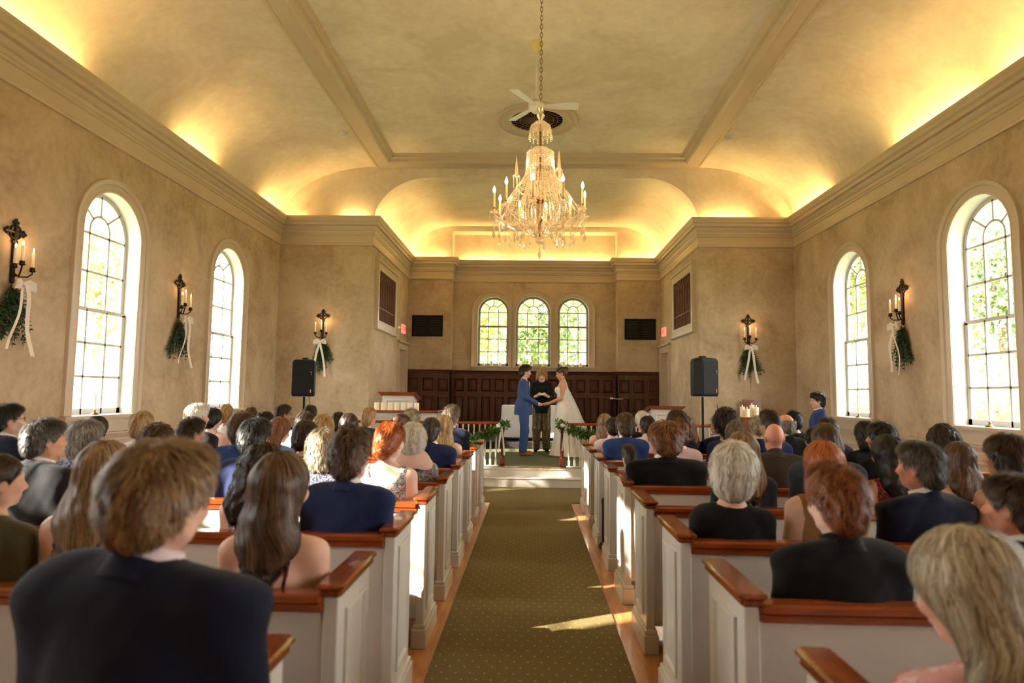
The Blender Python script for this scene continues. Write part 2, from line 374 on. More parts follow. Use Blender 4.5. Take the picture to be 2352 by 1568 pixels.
# ---- cornice all round
cprof = [(0, 4.565), (.022, 4.57), (.028, 4.60), (.012, 4.625), (.012, 4.77), (.03, 4.785), (.03, 4.81), (.045, 4.825), (.045, 4.87), (.035, 4.885), (.05, 4.90), (.07, 4.94), (.078, 4.965), (.118, 4.98), (.122, 5.03), (.135, 5.045), (.15, 5.06), (.158, 5.10), (.176, 5.125), (.178, 5.16), (.15, 5.16), (.13, 5.065), (0, 5.06)]
path = [(WL, YB), (WL, YF), (BL, YF), (BL, YP), (PL, YP), (PL, YR), (PR, YR), (PR, YP), (BR, YP), (BR, YF), (WR, YF), (WR, YB)]
b = MB(); b.sweep(path, cprof, lambda a, c, h: (a, c, h)); struct(b.obj('trim_2', MT['trim'], smooth=A30))
# tubes in the trough (left run is gappy, as its patches show)
for y0, y1 in ((-3.5, -1.8), (-.6, 1.0), (2.6, 4.6), (4.9, 6.9), (8.95, 10.05), (11.9, 12.75)): strip_light(WL+.07, (y0+y1)/2, 5.085, y1-y0, 'y')
for y0, y1 in ((-3.5, -2.3), (-1, .2), (1.5, 2.7), (3.3, 5.5), (5.7, 7.2), (7.5, 9.2), (11.3, 12.8)): strip_light(WR-.07, (y0+y1)/2, 5.085, y1-y0, 'y')
strip_light(-3.75, YF-.07, 5.085, .5, 'x'); strip_light(-4.95, YF-.07, 5.085, .3, 'x', e=.6); strip_light(4.0, YF-.07, 5.085, .95, 'x')
for x in (BL+.07, BR-.07):
    for y0, y1 in ((13.05, 14.7), (14.8, 16.8)): strip_light(x, (y0+y1)/2, 5.085, y1-y0, 'y', e=.8)
strip_light(-2.8, YP-.07, 5.085, .95, 'x', e=.8); strip_light(2.9, YP-.07, 5.085, .95, 'x', e=.8)
for x0, x1 in ((-1.95, -.65), (-.5, .75), (.9, 2.15)): strip_light((x0+x1)/2, YR-.08, 5.085, x1-x0, 'x', e=.8)

# ---- chair rail and painted panelling below it
rprof = [(0, .84), (.012, .85), (.012, .885), (.03, .90), (.04, .93), (.055, .945), (.055, .965), (0, .97)]
bprof2 = [(0, 0), (.03, 0), (.03, .16), (.015, .19), (0, .19)]
n_t = 3
for pth in ([(WL, YB), (WL, YF), (BL, YF)], [(BR, YF), (WR, YF), (WR, YB)]):
    b = MB(); b.sweep(pth, rprof, lambda a, c, h: (a, c, h)); struct(b.obj('trim_%d' % n_t, MT['trim'], smooth=A30)); n_t += 1
    b = MB(); b.sweep(pth, bprof2, lambda a, c, h: (a, c, h)); struct(b.obj('baseboard_left' if n_t == 4 else 'baseboard_right', MT['trim']))
pp = [(0, 0), (.0, .012), (.012, .02), (.03, .012), (.035, 0)]
def panel_ring(b, fn, u0, u1, z0, z1, prof=pp):
    b.sweep([(u0, z0), (u0, z1), (u1, z1), (u1, z0)], prof, fn, closed=True)
b = MB(); bs = MB()
for x, sg in ((WL, 1), (WR, -1)):
    b.add([(x+sg*.006, YB, 0), (x+sg*.006, YF, 0), (x+sg*.006, YF, .9), (x+sg*.006, YB, .9)], [(0, 1, 2, 3)])
    for i in range(11):
        y0 = YB+.2+i*1.55; panel_ring(b, lambda a, c, h, x=x, sg=sg: (x+sg*(h+.006), a, c), y0, min(y0+1.4, YF-.1), .27, .76)
for x0, x1 in ((WL, BL), (BR, WR)):
    b.add([(x0, YF-.006, 0), (x1, YF-.006, 0), (x1, YF-.006, .9), (x0, YF-.006, .9)], [(0, 1, 2, 3)])
    panel_ring(b, lambda a, c, h: (a, YF-.006-h, c), x0+.15, x1-.15, .4, .76)
struct(b.obj('trim_%d' % n_t, MT['trim'])); n_t += 1

# ---- windows
def window(name, fn, uc, r, zb, zs, lower_rows, upper_rows, zm, depth, casing, muntin_m, arch_small=.5):
    "fn(u, z, d): d > 0 goes outwards through the wall"
    root = struct(empty(name, fn(uc, zb, 0)))
    P = lambda b, nm, m, sm=A30: b.obj(nm, m, None, sm)
    def put(o):
        o.parent = root; o.matrix_parent_inverse = Matrix.Translation(-Vector(root.location)); return o
    inner = [(uc-r, zb)]+arch_pts(uc, r, zs, 24)+[(uc+r, zb)]
    # jamb lining
    b = MB(); b.loft([[fn(u, z, -.005) for u, z in inner], [fn(u, z, depth+.05) for u, z in inner]], closed=False)
    b.add([fn(uc-r, zb, -.005), fn(uc+r, zb, -.005), fn(uc+r, zb, depth+.05), fn(uc-r, zb, depth+.05)], [(0, 1, 2, 3)])
    put(P(b, 'jamb', MT['white_trim']))
    # glazed sashes
    rg = r-.035; d = depth; t = .018
    def bar(b, u0, z0, u1, z1, w=(.014 if casing else .010), dd=0):
        a = np.array([u0, z0]); c = np.array([u1, z1]); e = (c-a)/np.linalg.norm(c-a); n_ = np.array([-e[1], e[0]])*w
        q = [a-n_, c-n_, c+n_, a+n_]
        b.add([fn(p[0], p[1], d-t+dd) for p in q]+[fn(p[0], p[1], d+t+dd) for p in q], [(0, 1, 2, 3), (7, 6, 5, 4), (0, 4, 5, 1), (1, 5, 6, 2), (2, 6, 7, 3), (3, 7, 4, 0)])
    c1, c2 = uc-rg*.36, uc+rg*.36
    lo = MB(); dd = -.03
    bar(lo, uc-r, zb+.035, uc+r, zb+.035, .035, dd); bar(lo, uc-r, zm, uc+r, zm, .022, dd)
    bar(lo, uc-rg-.005, zb, uc-rg-.005, zm, .03, dd); bar(lo, uc+rg+.005, zb, uc+rg+.005, zm, .03, dd)
    for c in (c1, c2): bar(lo, c, zb, c, zm, dd=dd)
    for i in range(1, lower_rows): z = zb+.05+(zm-zb-.05)*i/lower_rows; bar(lo, uc-rg, z, uc+rg, z, dd=dd)
    put(lo.obj('lower_sash', muntin_m))
    up = MB()
    bar(up, uc-r, zm+.01, uc+r, zm+.01, .02)
    bar(up, uc-rg-.005, zm, uc-rg-.005, zs, .03); bar(up, uc+rg+.005, zm, uc+rg+.005, zs, .03)
    for c in (c1, c2): bar(up, c, zm, c, zs)
    for i in range(1, upper_rows+1): z = zm+(zs-zm)*i/upper_rows; bar(up, uc-rg, z, uc+rg, z)
    rs = rg*.36; small = arch_pts(uc, rs, zs+rs*.35, 10); small = [(c1, zs)]+small+[(c2, zs)]
    for i in range(len(small)-1): bar(up, *small[i], *small[i+1])
    for a in (45, 90, 135):
        ca, sa = math.cos(math.radians(a)), math.sin(math.radians(a))
        bar(up, uc+ca*rs, zs+rs*.35+sa*rs, uc+ca*rg, zs+sa*rg)
    oa = arch_pts(uc, rg+.005, zs, 24)
    for i in range(24): bar(up, *oa[i], *oa[i+1], .03)
    put(up.obj('upper_sash', muntin_m))
    gl = MB(); ring = [(uc-r, zb)]+arch_pts(uc, r, zs, 24)+[(uc+r, zb)]
    gl.add([fn(u, z, d+.002) for u, z in ring], [tuple(range(len(ring)))])
    put(gl.obj('pane', MT['glass']))
    if casing:
        cas = [(0, 0), (0, .012), (-.02, .02), (-.03, .012), (-.10, .014), (-.11, .028), (-.14, .035), (-.155, .045), (-.165, .04), (-.17, 0)]
        b = MB(); b.sweep(inner, cas, lambda a, c, h: fn(a, c, -h)); put(P(b, 'casing', MT['white_trim'] if casing == 2 else MT['trim']))
        b = MB(); bx = (uc-r-.2, uc+r+.2)
        pr = [(bx[0], zb-.05, -.09), (bx[1], zb-.05, -.09), (bx[1], zb-.005, -.09), (bx[0], zb-.005, -.09)]
        b.add([fn(*p) for p in pr]+[fn(p[0], p[1], .02) for p in pr], [(0, 1, 2, 3), (0, 4, 5, 1), (2, 6, 7, 3), (0, 3, 7, 4), (1, 5, 6, 2)])
        pr = [(bx[0]+.03, zb-.22, -.03), (bx[1]-.03, zb-.22, -.03), (bx[1]-.03, zb-.05, -.03), (bx[0]+.03, zb-.05, -.03)]
        b.add([fn(*p) for p in pr]+[fn(p[0], p[1], .02) for p in pr], [(0, 1, 2, 3), (0, 4, 5, 1), (0, 3, 7, 4), (1, 5, 6, 2)])
        put(P(b, 'window_sill', MT['trim']))
    return root
k = 1
MT['muntin_white'] = mat('muntin_white', lin(200, 196, 190), .45)
MT['muntin_grey'] = mat('muntin_grey', lin(150, 142, 128), .5)
for y in SW[1:]:
    window('window_%d' % k, lambda u, z, d: (WL-d, u, z), y, HR, SILL, SPR, 3, 2, 2.48, .20, 1, MT['muntin_white']); k += 1
for y in SW:
    window('window_%d' % k, lambda u, z, d: (WR+d, u, z), y-.05, HR, SILL, SPR, 3, 2, 2.48, .22, 1, MT['muntin_white']); k += 1
for uc, r, zb, zs in BWIN:
    window('window_%d' % k, lambda u, z, d: (u, YR+d, z), uc, r, zb, zs, 3, 1, 3.34, .12, 0, MT['muntin_grey']); k += 1
# joined casing of the three chancel windows + sill
def casing_poly(b, fn, loops, d):
    pass
b = MB(); cw = .175
casb = [(0, 0), (0, .015), (-.02, .025), (-.03, .015), (-.11, .017), (-.12, .03), (-.15, .04), (-.165, .045), (-.175, .04), (-.178, 0)]
mids = [(BWIN[0][0]+BWIN[0][1]+BWIN[1][0]-BWIN[1][1])/2, (BWIN[1][0]+BWIN[1][1]+BWIN[2][0]-BWIN[2][1])/2]
for i, (uc, r, zb, zs) in enumerate(BWIN):
    # sweep each arch and clamp its outer edge at the shared mullion line
    lo = -9 if i == 0 else mids[i-1]; hi = 9 if i == 2 else mids[i]
    b.sweep([(uc-r, zb)]+arch_pts(uc, r, zs, 28)+[(uc+r, zb)], casb, lambda a, c, h: (min(max(a, lo), hi), YR-h, c))
struct(b.obj('trim_%d' % n_t, MT['trim'], smooth=A30)); n_t += 1
b = MB(); b.box(-1.66, 1.80, YR-.14, YR+.02, 2.20, 2.245); b.box(-1.63, 1.77, YR-.06, YR, 2.10, 2.20)
struct(b.obj('trim_%d' % n_t, MT['trim'])); n_t += 1

# ---- doors in the chancel side walls
for i, (x, sg) in enumerate(((BL, 1), (BR, -1))):
    root = struct(empty('door_%d' % (i+1), (x, (DY0+DY1)/2, PF)))
    def put(o): o.parent = root; o.matrix_parent_inverse = Matrix.Translation(-Vector(root.location)); return o
    b = MB(); b.sweep([(DY0, PF), (DY0, DZ), (DY1, DZ), (DY1, PF)], [(0, 0), (0, .02), (-.03, .03), (-.12, .03), (-.15, .05), (-.16, 0)], lambda a, c, h: (x+sg*h, a, c))
    b.box(min(x, x+sg*.08), max(x, x+sg*.08), DY0-.2, DY1+.2, DZ+.16, DZ+.21)
    put(b.obj('door_casing', MT['trim'], None, A30))
    b = MB(); xx = x-sg*.12; b.box(min(xx, xx-sg*.04), max(xx, xx-sg*.04), DY0, DY1, PF, DZ)
    for y0, y1 in ((DY0+.1, DY0+.39), (DY1-.39, DY1-.1)):
        for z0, z1 in ((PF+.2, 1.05), (1.2, 2.4)): panel_ring(b, lambda a, c, h: (xx+sg*h, a, c), y0, y1, z0, z1)
    put(b.obj('door_leaf', MT['trim']))
    b = MB(); 
    b.add([(x, DY0, PF), (xx, DY0, PF), (xx, DY0, DZ), (x, DY0, DZ)], [(0, 1, 2, 3)]).add([(x, DY1, PF), (xx, DY1, PF), (xx, DY1, DZ), (x, DY1, DZ)], [(0, 1, 2, 3)]).add([(x, DY0, DZ), (xx, DY0, DZ), (xx, DY1, DZ), (x, DY1, DZ)], [(0, 1, 2, 3)])
    put(b.obj('jamb', MT['trim']))
    b = MB(); b.ell((xx+sg*.05, DY0+.07, PF+1.0), (.03, .03, .03)); put(b.obj('door_knob', MT['brass'], None, True))

# ---- dark wainscot of the chancel
WT = 2.115
wp = [(YP-.03, BL, PL+.03), (YR-.03, PL+.03, PR-.03), (YP-.03, PR-.03, BR)]
b = MB()
for y, x0, x1 in wp:
    b.box(x0, x1, y, y+.03, PF, WT-.02)
    n = max(2, round((x1-x0)/.36)); wd = (x1-x0)/n
    for i in range(n):
        for z0, z1 in ((.72, 1.42), (1.55, 1.90)):
            u0, u1 = x0+i*wd+.055, x0+(i+1)*wd-.055
            panel_ring(b, lambda a, c, h, y=y: (a, y-h, c), u0, u1, z0, z1, [(0, 0), (0, .016), (.02, .034), (.04, .002), (.05, .002)])
            b.box(u0+.07, u1-.07, y-.024, y, z0+.07, z1-.07, .02)
b.box(PL, PL+.03, YP-.03, YR, PF, WT-.02); b.box(PR-.03, PR, YP-.03, YR, PF, WT-.02)
b.sweep([(BL, YP-.03), (PL+.03, YP-.03), (PL+.03, YR-.03), (PR-.03, YR-.03), (PR-.03, YP-.03), (BR, YP-.03)], [(0, WT-.09), (.015, WT-.08), (.02, WT-.04), (.05, WT-.02), (.055, WT), (-.03, WT), (-.03, WT-.09)], lambda a, c, h: (a, c, h))
struct(b.obj('trim_%d' % n_t, MT['mahogany'], smooth=A30)); n_t += 1

# ---- floors, steps, platform
struct(MB().box(WL-.02, WR+.02, YB, YF+.1, -.06, 0).obj('floor', MT['floorwood']))
CL, CR = -.545, .575
tag(MB().box(CL, CR, -3, 8.95, 0, .008).box(WL+.1, WR-.1, 8.95, 10.34, 0, .008).obj('aisle_carpet', MT['carpet']), 'olive green carpet with tan dots running down the aisle between the pews', 'carpet')
b = MB()
b.box(WL, WR, YE, YF+.0, 0, PF-.005); b.box(BL, BR, YF, YR+.3, 0, PF-.005)
struct(b.obj('floor_platform', MT['white_trim']))
b = MB(); b.box(-1.45, 1.52, 10.345, YE, 0, .135); b.box(-1.46, 1.53, 10.33, YE, .135, .15, .006); b.box(WL, WR, YE-.02, YE, PF-.035, PF-.004)
struct(b.obj('floor_step', MT['white_trim']))
struct(MB().box(-.50, .57, YE-.03, YE+.10, PF-.005, PF+.006, .004).obj('trim_%d' % n_t, MT['floorwood'])); n_t += 1
b = MB(); b.box(WL, WR, YE+.10, YF-.01, PF-.004, PF+.004); b.box(BL, BR, YF-.01, YP-.04, PF-.004, PF+.004); b.box(WL, -.5, YE, YE+.10, PF-.004, PF+.004);b.box(.57, WR, YE, YE+.10, PF-.004, PF+.004)
tag(b.obj('platform_carpet', MT['carpet_plain']), 'plain grey green carpet on the raised platform under the couple', 'carpet')
struct(MB().box(-2.4, 2.5, 13.95, YR-.04, PF, PT, .01).obj('floor_altar', MT['dark']))

# exit signs
def text_mesh(body, size, depth=.002):
    c = bpy.data.curves.new('t', 'FONT'); c.body = body; c.size = size; c.extrude = depth; c.align_x = 'CENTER'; c.align_y = 'CENTER'
    o = bpy.data.objects.new('t', c); COL.objects.link(o); dg = bpy.context.evaluated_depsgraph_get()
    me = bpy.data.meshes.new_from_object(o.evaluated_get(dg)); bpy.data.objects.remove(o); return me
MT['exit_face'] = mat('exit_face', lin(235, 190, 180), .4, emit=((1, .30, .24, 1), .5))
MT['exit_red'] = mat('exit_red', lin(220, 20, 20), .4, emit=((1, .06, .05, 1), 1.0))
for x, sg, y, lb in ((BL, 1, 16.25, 'lit red and white exit sign on the left chancel wall above its door'), (BR, -1, 16.33, 'lit red and white exit sign on the right chancel wall above its door')):
    r = tag(empty('exit_sign', (x+sg*.03, y, 3.13)), lb, 'exit sign', 'exit signs')
    MB().box(-.03, .03, -.17, .17, -.115, .115, .01).obj('housing', MT['exit_face'], r)
    me = text_mesh('EXIT', .17); me.materials.append(MT['exit_red'])
    o = bpy.data.objects.new('lettering', me); COL.objects.link(o); o.parent = r; o.location = (sg*.033, 0, 0); o.rotation_euler = (PI/2, 0, sg*PI/2)
b = MB(); b.lathe([(.03, 0), (.035, .02), (.02, .05)], (0, 0, 0), 12); b.rot(Matrix.Rotation(PI/2, 4, 'Y'))
tag(b.obj('wall_lamp', MT['exit_face'], loc=(BL, 15.75, 3.12)), 'tiny white round light on the left chancel wall beside the exit sign', 'light')

# organ grilles
for x, sg, lb in ((BL, 1, 'framed organ screen with gothic tracery on the left chancel wall'), (BR, -1, 'framed organ screen with gothic tracery on the right chancel wall')):
    r = tag(empty('organ_screen', (x, 14.32, 3.6)), lb, 'organ screen', 'organ screens')
    fn = lambda a, c, h: (sg*h, a, c)
    y0, y1, z0, z1 = -.82, .82, -.55, .55
    b = MB(); b.sweep([(y0, z0), (y0, z1), (y1, z1), (y1, z0)], [(0, 0), (0, .05), (-.03, .06), (-.06, .05), (-.15, .05), (-.17, .08), (-.20, .08), (-.22, 0)], fn, closed=True); b.obj('frame', MT['trim'], r, A30)
    b = MB(); b.box(min(0, sg*.01), max(0, sg*.01), y0, y1, z0, z1); b.obj('cloth_backing', MT['grille_red'], r)
    b = MB(); n = 7; wd = (y1-y0)/n
    for i in range(n+1): b.box(*sorted((sg*.012, sg*.035)), y0+i*wd-.006, y0+i*wd+.006, z0, z1)
    for i in range(2*n): b.box(*sorted((sg*.012, sg*.03)), y0+(i+.5)*wd/2-.004, y0+(i+.5)*wd/2+.004, z0, .22)
    b.box(*sorted((sg*.012, sg*.03)), y0, y1, -.27, -.25)
    for i in range(n):
        c0 = y0+i*wd
        for s_, ce in ((1, c0), (-1, c0+wd)):
            pts = [(sg*.022, ce+s_*wd*math.cos(t), .24+wd*math.sin(t)) for t in [PI/3*q/6 for q in range(7)]]
            b.tube(pts, .0065, 5)
        b.tube([(sg*.022, c0+wd/2, .24+wd*.85), (sg*.022, c0+wd/2, z1)], .006, 5)
        b.tube([(sg*.022, c0+wd/2+.035*math.cos(t), .47+.035*math.sin(t)) for t in [2*PI*q/10 for q in range(11)]], .006, 5, False)
    b.obj('tracery', MT['tracery'], r)
# black plaques
for x0, x1, z0, z1, lb in ((-3.22, -2.39, 3.01, 3.58, 'black rectangular plaque on the pier left of the chancel windows'), (2.50, 3.32, 2.975, 3.53, 'black rectangular plaque on the pier right of the chancel windows')):
    r = tag(empty('plaque', ((x0+x1)/2, YP, (z0+z1)/2)), lb, 'plaque', 'black plaques'); a, c = (x1-x0)/2, (z1-z0)/2
    b = MB(); b.box(-a, a, -.03, 0, -c, c, .004); panel_ring(b, lambda u, v, h: (u, -.03-h, v), -a, a, -c, c, [(0, 0), (0, .012), (.02, .012), (.025, 0)]); b.obj('board', MT['black'], r)
    b = MB()
    for i in range(2):
        for j in range(7): b.box(-a+.06+i*a, -.06+i*a, -.036, -.03, c-.09-j*.066, c-.065-j*.066)
    b.obj('raised_row', mat('dark_bronze', lin(46, 42, 36), .5, .4), r)
# smoke detectors
for u, v, lb in ((790, 308, 'small white smoke detector on the left ceiling cove'), (1676, 318, 'small white smoke detector on the right ceiling cove')):
    x = -3.42 if u < 1000 else 3.6; z = cove_z(x); s = (z-1.52)/(6.1-1.52); p = un(u, v, 'z', z)
    x = p[0]; z = cove_z(x); p = un(u, v, 'z', z-.02)
    b = MB(); b.lathe([(.03, -.05), (.055, -.04), (.075, -.02), (.08, 0)], (0, 0, 0), 20)
    tag(b.obj('smoke_detector', MT['fan_white'], smooth=A30, loc=(p[0], p[1], cove_z(p[0])-.0)), lb, 'smoke detector', 'smoke detectors')
# ceiling medallion with radial grille
r = tag(empty('ceiling_medallion', (.063, 10.97, ZPAN)), 'round plaster ring with a dark radial vent grille on the ceiling', 'ceiling vent')
b = MB(); b.lathe([(.72, 0), (.72, -.03), (.69, -.05), (.66, -.035), (.62, -.04), (.58, -.07), (.54, -.045), (.50, -.05), (.47, -.03), (.46, 0)], n=64, cap=False); b.obj('ring', MT['trim'], r, A30)
b = MB(); b.lathe([(.465, -.004), (.0, -.004)], n=48); b.obj('opening', MT['dark'], r)
b = MB()
for i in range(32):
    a = 2*PI*i/32; b.tube([(.04*math.cos(a), .04*math.sin(a), -.015), (.46*math.cos(a), .46*math.sin(a), -.015)], .0075, 4)
for rr in (.14, .3, .38): b.tube([(rr*math.cos(2*PI*i/40), rr*math.sin(2*PI*i/40), -.018) for i in range(41)], .007, 4, False)
b.lathe([(.05, -.03), (.05, -.01)], n=16); b.obj('grille', mat('brown_metal', lin(112, 84, 60), .5, .3), r)
# ================================================================ pews
PY0, PS, CAPZ, CAPLEN = 1.699, .8753, .885, .46
def pew(name, xa, xo, yn, label, group):
    "xa: aisle end, xo: outer end; yn: the back (camera) side"
    sg = 1 if xo > xa else -1
    root = tag(empty(name, (xa, yn, 0)), label, 'pew', group)
    L = abs(xo-xa)
    X = lambda a: sg*a
    def bx(b, a0, a1, *r, bv=0.0): b.box(min(X(a0), X(a1)), max(X(a0), X(a1)), *r, bv)
    for a, inner in ((.02, 1), (L-.07, 0)):
        e = MB(); bx(e, a, a+.05, .02, CAPLEN-.03, .0, CAPZ-.04, bv=.004)
        bx(e, a-.02, a+.07, .0, CAPLEN-.0, .0, .11, bv=.006); bx(e, a-.012, a+.062, .008, CAPLEN-.008, .11, .135, bv=.006)
        xf = X(a) if inner else X(a+.05); hs = -sg if inner else sg
        panel_ring(e, lambda u, v, h: (xf+hs*(h-.004), u, v), .10, CAPLEN-.11, .20, .78, [(0, 0), (0, .014), (.012, .016), (.03, .0), (.034, .0)])
        eo = e.obj('end_panel', MT['pew_white'], root)
        c = MB(); bx(c, a-.022, a+.072, -.005, CAPLEN+.0, CAPZ-.022, CAPZ, bv=.012); bx(c, a-.012, a+.062, .008, CAPLEN-.012, CAPZ-.045, CAPZ-.02, bv=.008)
        c.obj('armrest_cap', MT['cap'], eo, A30)
    a0, a1 = .07, L-.07
    b = MB()
    for q0, q1 in ((a0, a1),):
        x0, x1 = X(q0), X(q1)
        b.add([(x0, .04, .16), (x1, .04, .16), (x1, .03, .82), (x0, .03, .82), (x0, .085, .16), (x1, .085, .16), (x1, .055, .82), (x0, .055, .82)], [(0, 1, 2, 3), (5, 4, 7, 6), (0, 4, 5, 1), (3, 2, 6, 7)])
    b.obj('backrest', MT['pew_white'], root)
    b = MB(); bx(b, a0, a1, .005, .085, .815, .85, bv=.012); bx(b, a0, a1, .015, .07, .79, .818, bv=.006); b.obj('back_rail', MT['rail'], root, A30)
    b = MB(); bx(b, a0, a1, .07, .43, .415, .445, bv=.01); b.obj('seat', MT['seatwood'], root, A30)
    b = MB(); bx(b, a0, a1, .33, .36, .05, .415); b.obj('seat_apron', MT['pew_white'], root)
    return root
ords = ['nearest the camera', 'second from the camera', 'third from the camera', 'fourth from the camera', 'fifth from the camera', 'sixth from the camera', 'seventh from the camera', 'eighth from the camera', 'at the very front']
NEAR = []
for i in range(9):
    yn = PY0+PS*i-CAPLEN; NEAR.append(yn)
    pew('pew', -.607, -3.95, yn, 'white pew with wood cap on the left of the aisle, row ' + ords[i], 'pews on the left of the aisle')
for i in range(9):
    pew('pew', .679, 3.95, NEAR[i], 'white pew with wood cap on the right of the aisle, row ' + ords[i], 'pews on the right of the aisle')

# ================================================================ balustrade, garlands
def baluster_prof(h): 
    return [(.016, .10), (.021, .115), (.012, .13), (.015, .16), (.020, .22), (.017, .32), (.012, h-.18), (.012, h-.15), (.017, h-.14), (.012, h-.12), (.011, h-.02)]
def balustrade(x0, x1, newel, label):
    root = tag(empty('balustrade', ((x0+x1)/2, YE+.07, PF)), label, 'balustrade', 'balustrades on the platform edge')
    O = -(x0+x1)/2; h = .69
    n = int(abs(x1-x0)/.092)
    for i in range(n):
        x = x0+(x1-x0)*(i+.5)/n+O; b = MB()
        b.box(x-.019, x+.019, -.019, .019, .02, .11, .003); b.lathe(baluster_prof(h), (x, 0, 0), 10, cap=False); b.box(x-.013, x+.013, -.013, .013, h-.04, h+.0)
        b.obj('baluster', MT['pew_white'], root, A30)
    b = MB(); b.box(x0+O, x1+O, -.035, .035, h, h+.045, .015); b.obj('handrail', MT['rail'], root, A30)
    b = MB(); b.box(x0+O, x1+O, -.04, .04, .0, .022, .004); b.obj('bottom_rail', MT['pew_white'], root)
    b = MB(); xn = newel+O; b.box(xn-.04, xn+.04, -.04, .04, 0, .14, .006)
    b.lathe([(.034, .14), (.038, .155), (.024, .175), (.028, .21), (.03, .3), (.024, .42), (.021, .52), (.021, .56), (.03, .575), (.022, .59), (.026, .60)], (xn, 0, 0), 14, cap=False)
    b.box(xn-.034, xn+.034, -.034, .034, .60, h+.03, .006); b.lathe([(.045, h+.03), (.05, h+.045), (.045, h+.065), (.0, h+.075)], (xn, 0, 0), 14)
    b.obj('newel_post', MT['mahogany'], root, A30)
balustrade(-3.3, -.52, -.455, 'white balustrade with wood handrail left of the altar steps')
balustrade(.60, 3.37, .53, 'white balustrade with wood handrail right of the altar steps')

def leaf(b, p, d, L, wdt, curl=.15):
    p = Vector(p); d = Vector(d).normalized(); s = d.cross(Vector((random.uniform(-1, 1), random.uniform(-1, 1), random.uniform(-1, 1))))
    if s.length < .05: s = d.orthogonal()
    s.normalize(); n = s.cross(d)
    q = [p, p+d*L*.35+s*wdt+n*curl*L*.3, p+d*L*.75+s*wdt*.7+n*curl*L*.2, p+d*L-n*curl*L*.3, p+d*L*.75-s*wdt*.7+n*curl*L*.2, p+d*L*.35-s*wdt+n*curl*L*.3, p+d*L*.5]
    b.add(q, [(0, 1, 6, 5), (1, 2, 6), (2, 3, 6), (3, 4, 6), (4, 5, 6)])
def ribbon_strip(b, pts, w, side):
    side = Vector(side); t = .0012; rings = []
    for i, p in enumerate(pts):
        p = Vector(p); d = (Vector(pts[min(i+1, len(pts)-1)])-Vector(pts[max(i-1, 0)])).normalized(); n = d.cross(side).normalized()*t
        rings.append([p-side*w+n, p+side*w+n, p+side*w-n, p-side*w-n])
    b.loft([[tuple(v) for v in r] for r in rings], True, True)
def bow(b, c, s, facing, tails=(.5, .6), spread=.12):
    "facing: unit vector out of the wall"
    f = Vector(facing); r = Vector((-f.y, f.x, 0)); up = Vector((0, 0, 1)); c = Vector(c)
    b.ell(tuple(c+f*.015), (s*.16, s*.16, s*.16), 8, 6)
    for sg in (-1, 1):
        pts = [c, c+r*sg*s*.4+up*s*.25+f*.02, c+r*sg*s*.85+up*s*.05+f*.04, c+r*sg*s*.9-up*s*.22+f*.045, c+r*sg*s*.4-up*s*.12+f*.03, c+f*.012]
        ribbon_strip(b, pts, s*.17, (f*.9+up*.3).normalized() if False else (up*.8+f*.3).normalized())
        L = tails[0 if sg < 0 else 1]; pts = []
        for k in range(9):
            t = k/8; pts.append(c+r*sg*(spread*t**.8)-up*L*t+f*(.03+.025*math.sin(t*6+sg)))
        ribbon_strip(b, pts, s*.15, (r*.95+f*.2*sg).normalized())
def garland(pts, label, nleaf, bowat, tail, rose=None):
    root = tag(empty('leaf_garland', tuple(pts[0])), label, 'garland', 'garlands on the balustrades'); o0 = Vector(pts[0])
    P = [Vector(p)-o0 for p in pts]
    def at(t):
        x = t*(len(P)-1); i = min(int(x), len(P)-2); return P[i].lerp(P[i+1], x-i)
    b = MB(); b.tube([at(i/30) for i in range(31)], .008, 5); b.obj('stem', MT['bark'], root)
    b = MB()
    for i in range(nleaf):
        t = random.random(); c = at(t); th = .05+.035*math.sin(t*PI)
        d = Vector((random.gauss(0, 1), random.gauss(0, 1), random.gauss(0, .9))).normalized()
        leaf(b, c+d*random.uniform(0, th), d+Vector((.25, 0, -.15)), random.uniform(.04, .08), random.uniform(.011, .017))
    b.obj('leaves', MT['leaf'], root)
    b = MB(); bow(b, Vector(bowat)-o0, .09, (0, -1, 0), tail, .05); b.obj('ribbon_bow', MT['ribbon'], root)
    b = MB(); c = Vector(bowat)-o0+Vector((-.05, -.05, .02))
    for k in range(14):
        a = k*2.4; rr = .008+.0022*k; b.ell((c.x+rr*math.cos(a), c.y-.01+.0006*k, c.z+rr*math.sin(a)), (.012, .006, .014), 6, 5)
    b.obj('rose', MT['rose'], root)
def cat(a, c, n, sag):
    return [Vector(a).lerp(Vector(c), i/n)+Vector((0, 0, -sag*math.sin(PI*i/n))) for i in range(n+1)]
garland(cat((-1.35, YE+.02, .62), (-.38, YE-.02, 1.02), 8, .06), 'leafy green garland with white bow on the left balustrade', 1500, (-.47, YE-.02, .96), (.42, .46))
garland(cat((.46, YE-.02, 1.02), (1.35, YE+.02, .74), 8, .03), 'leafy green garland with white bow on the right balustrade', 1150, (.58, YE-.02, .98), (.40, .44))

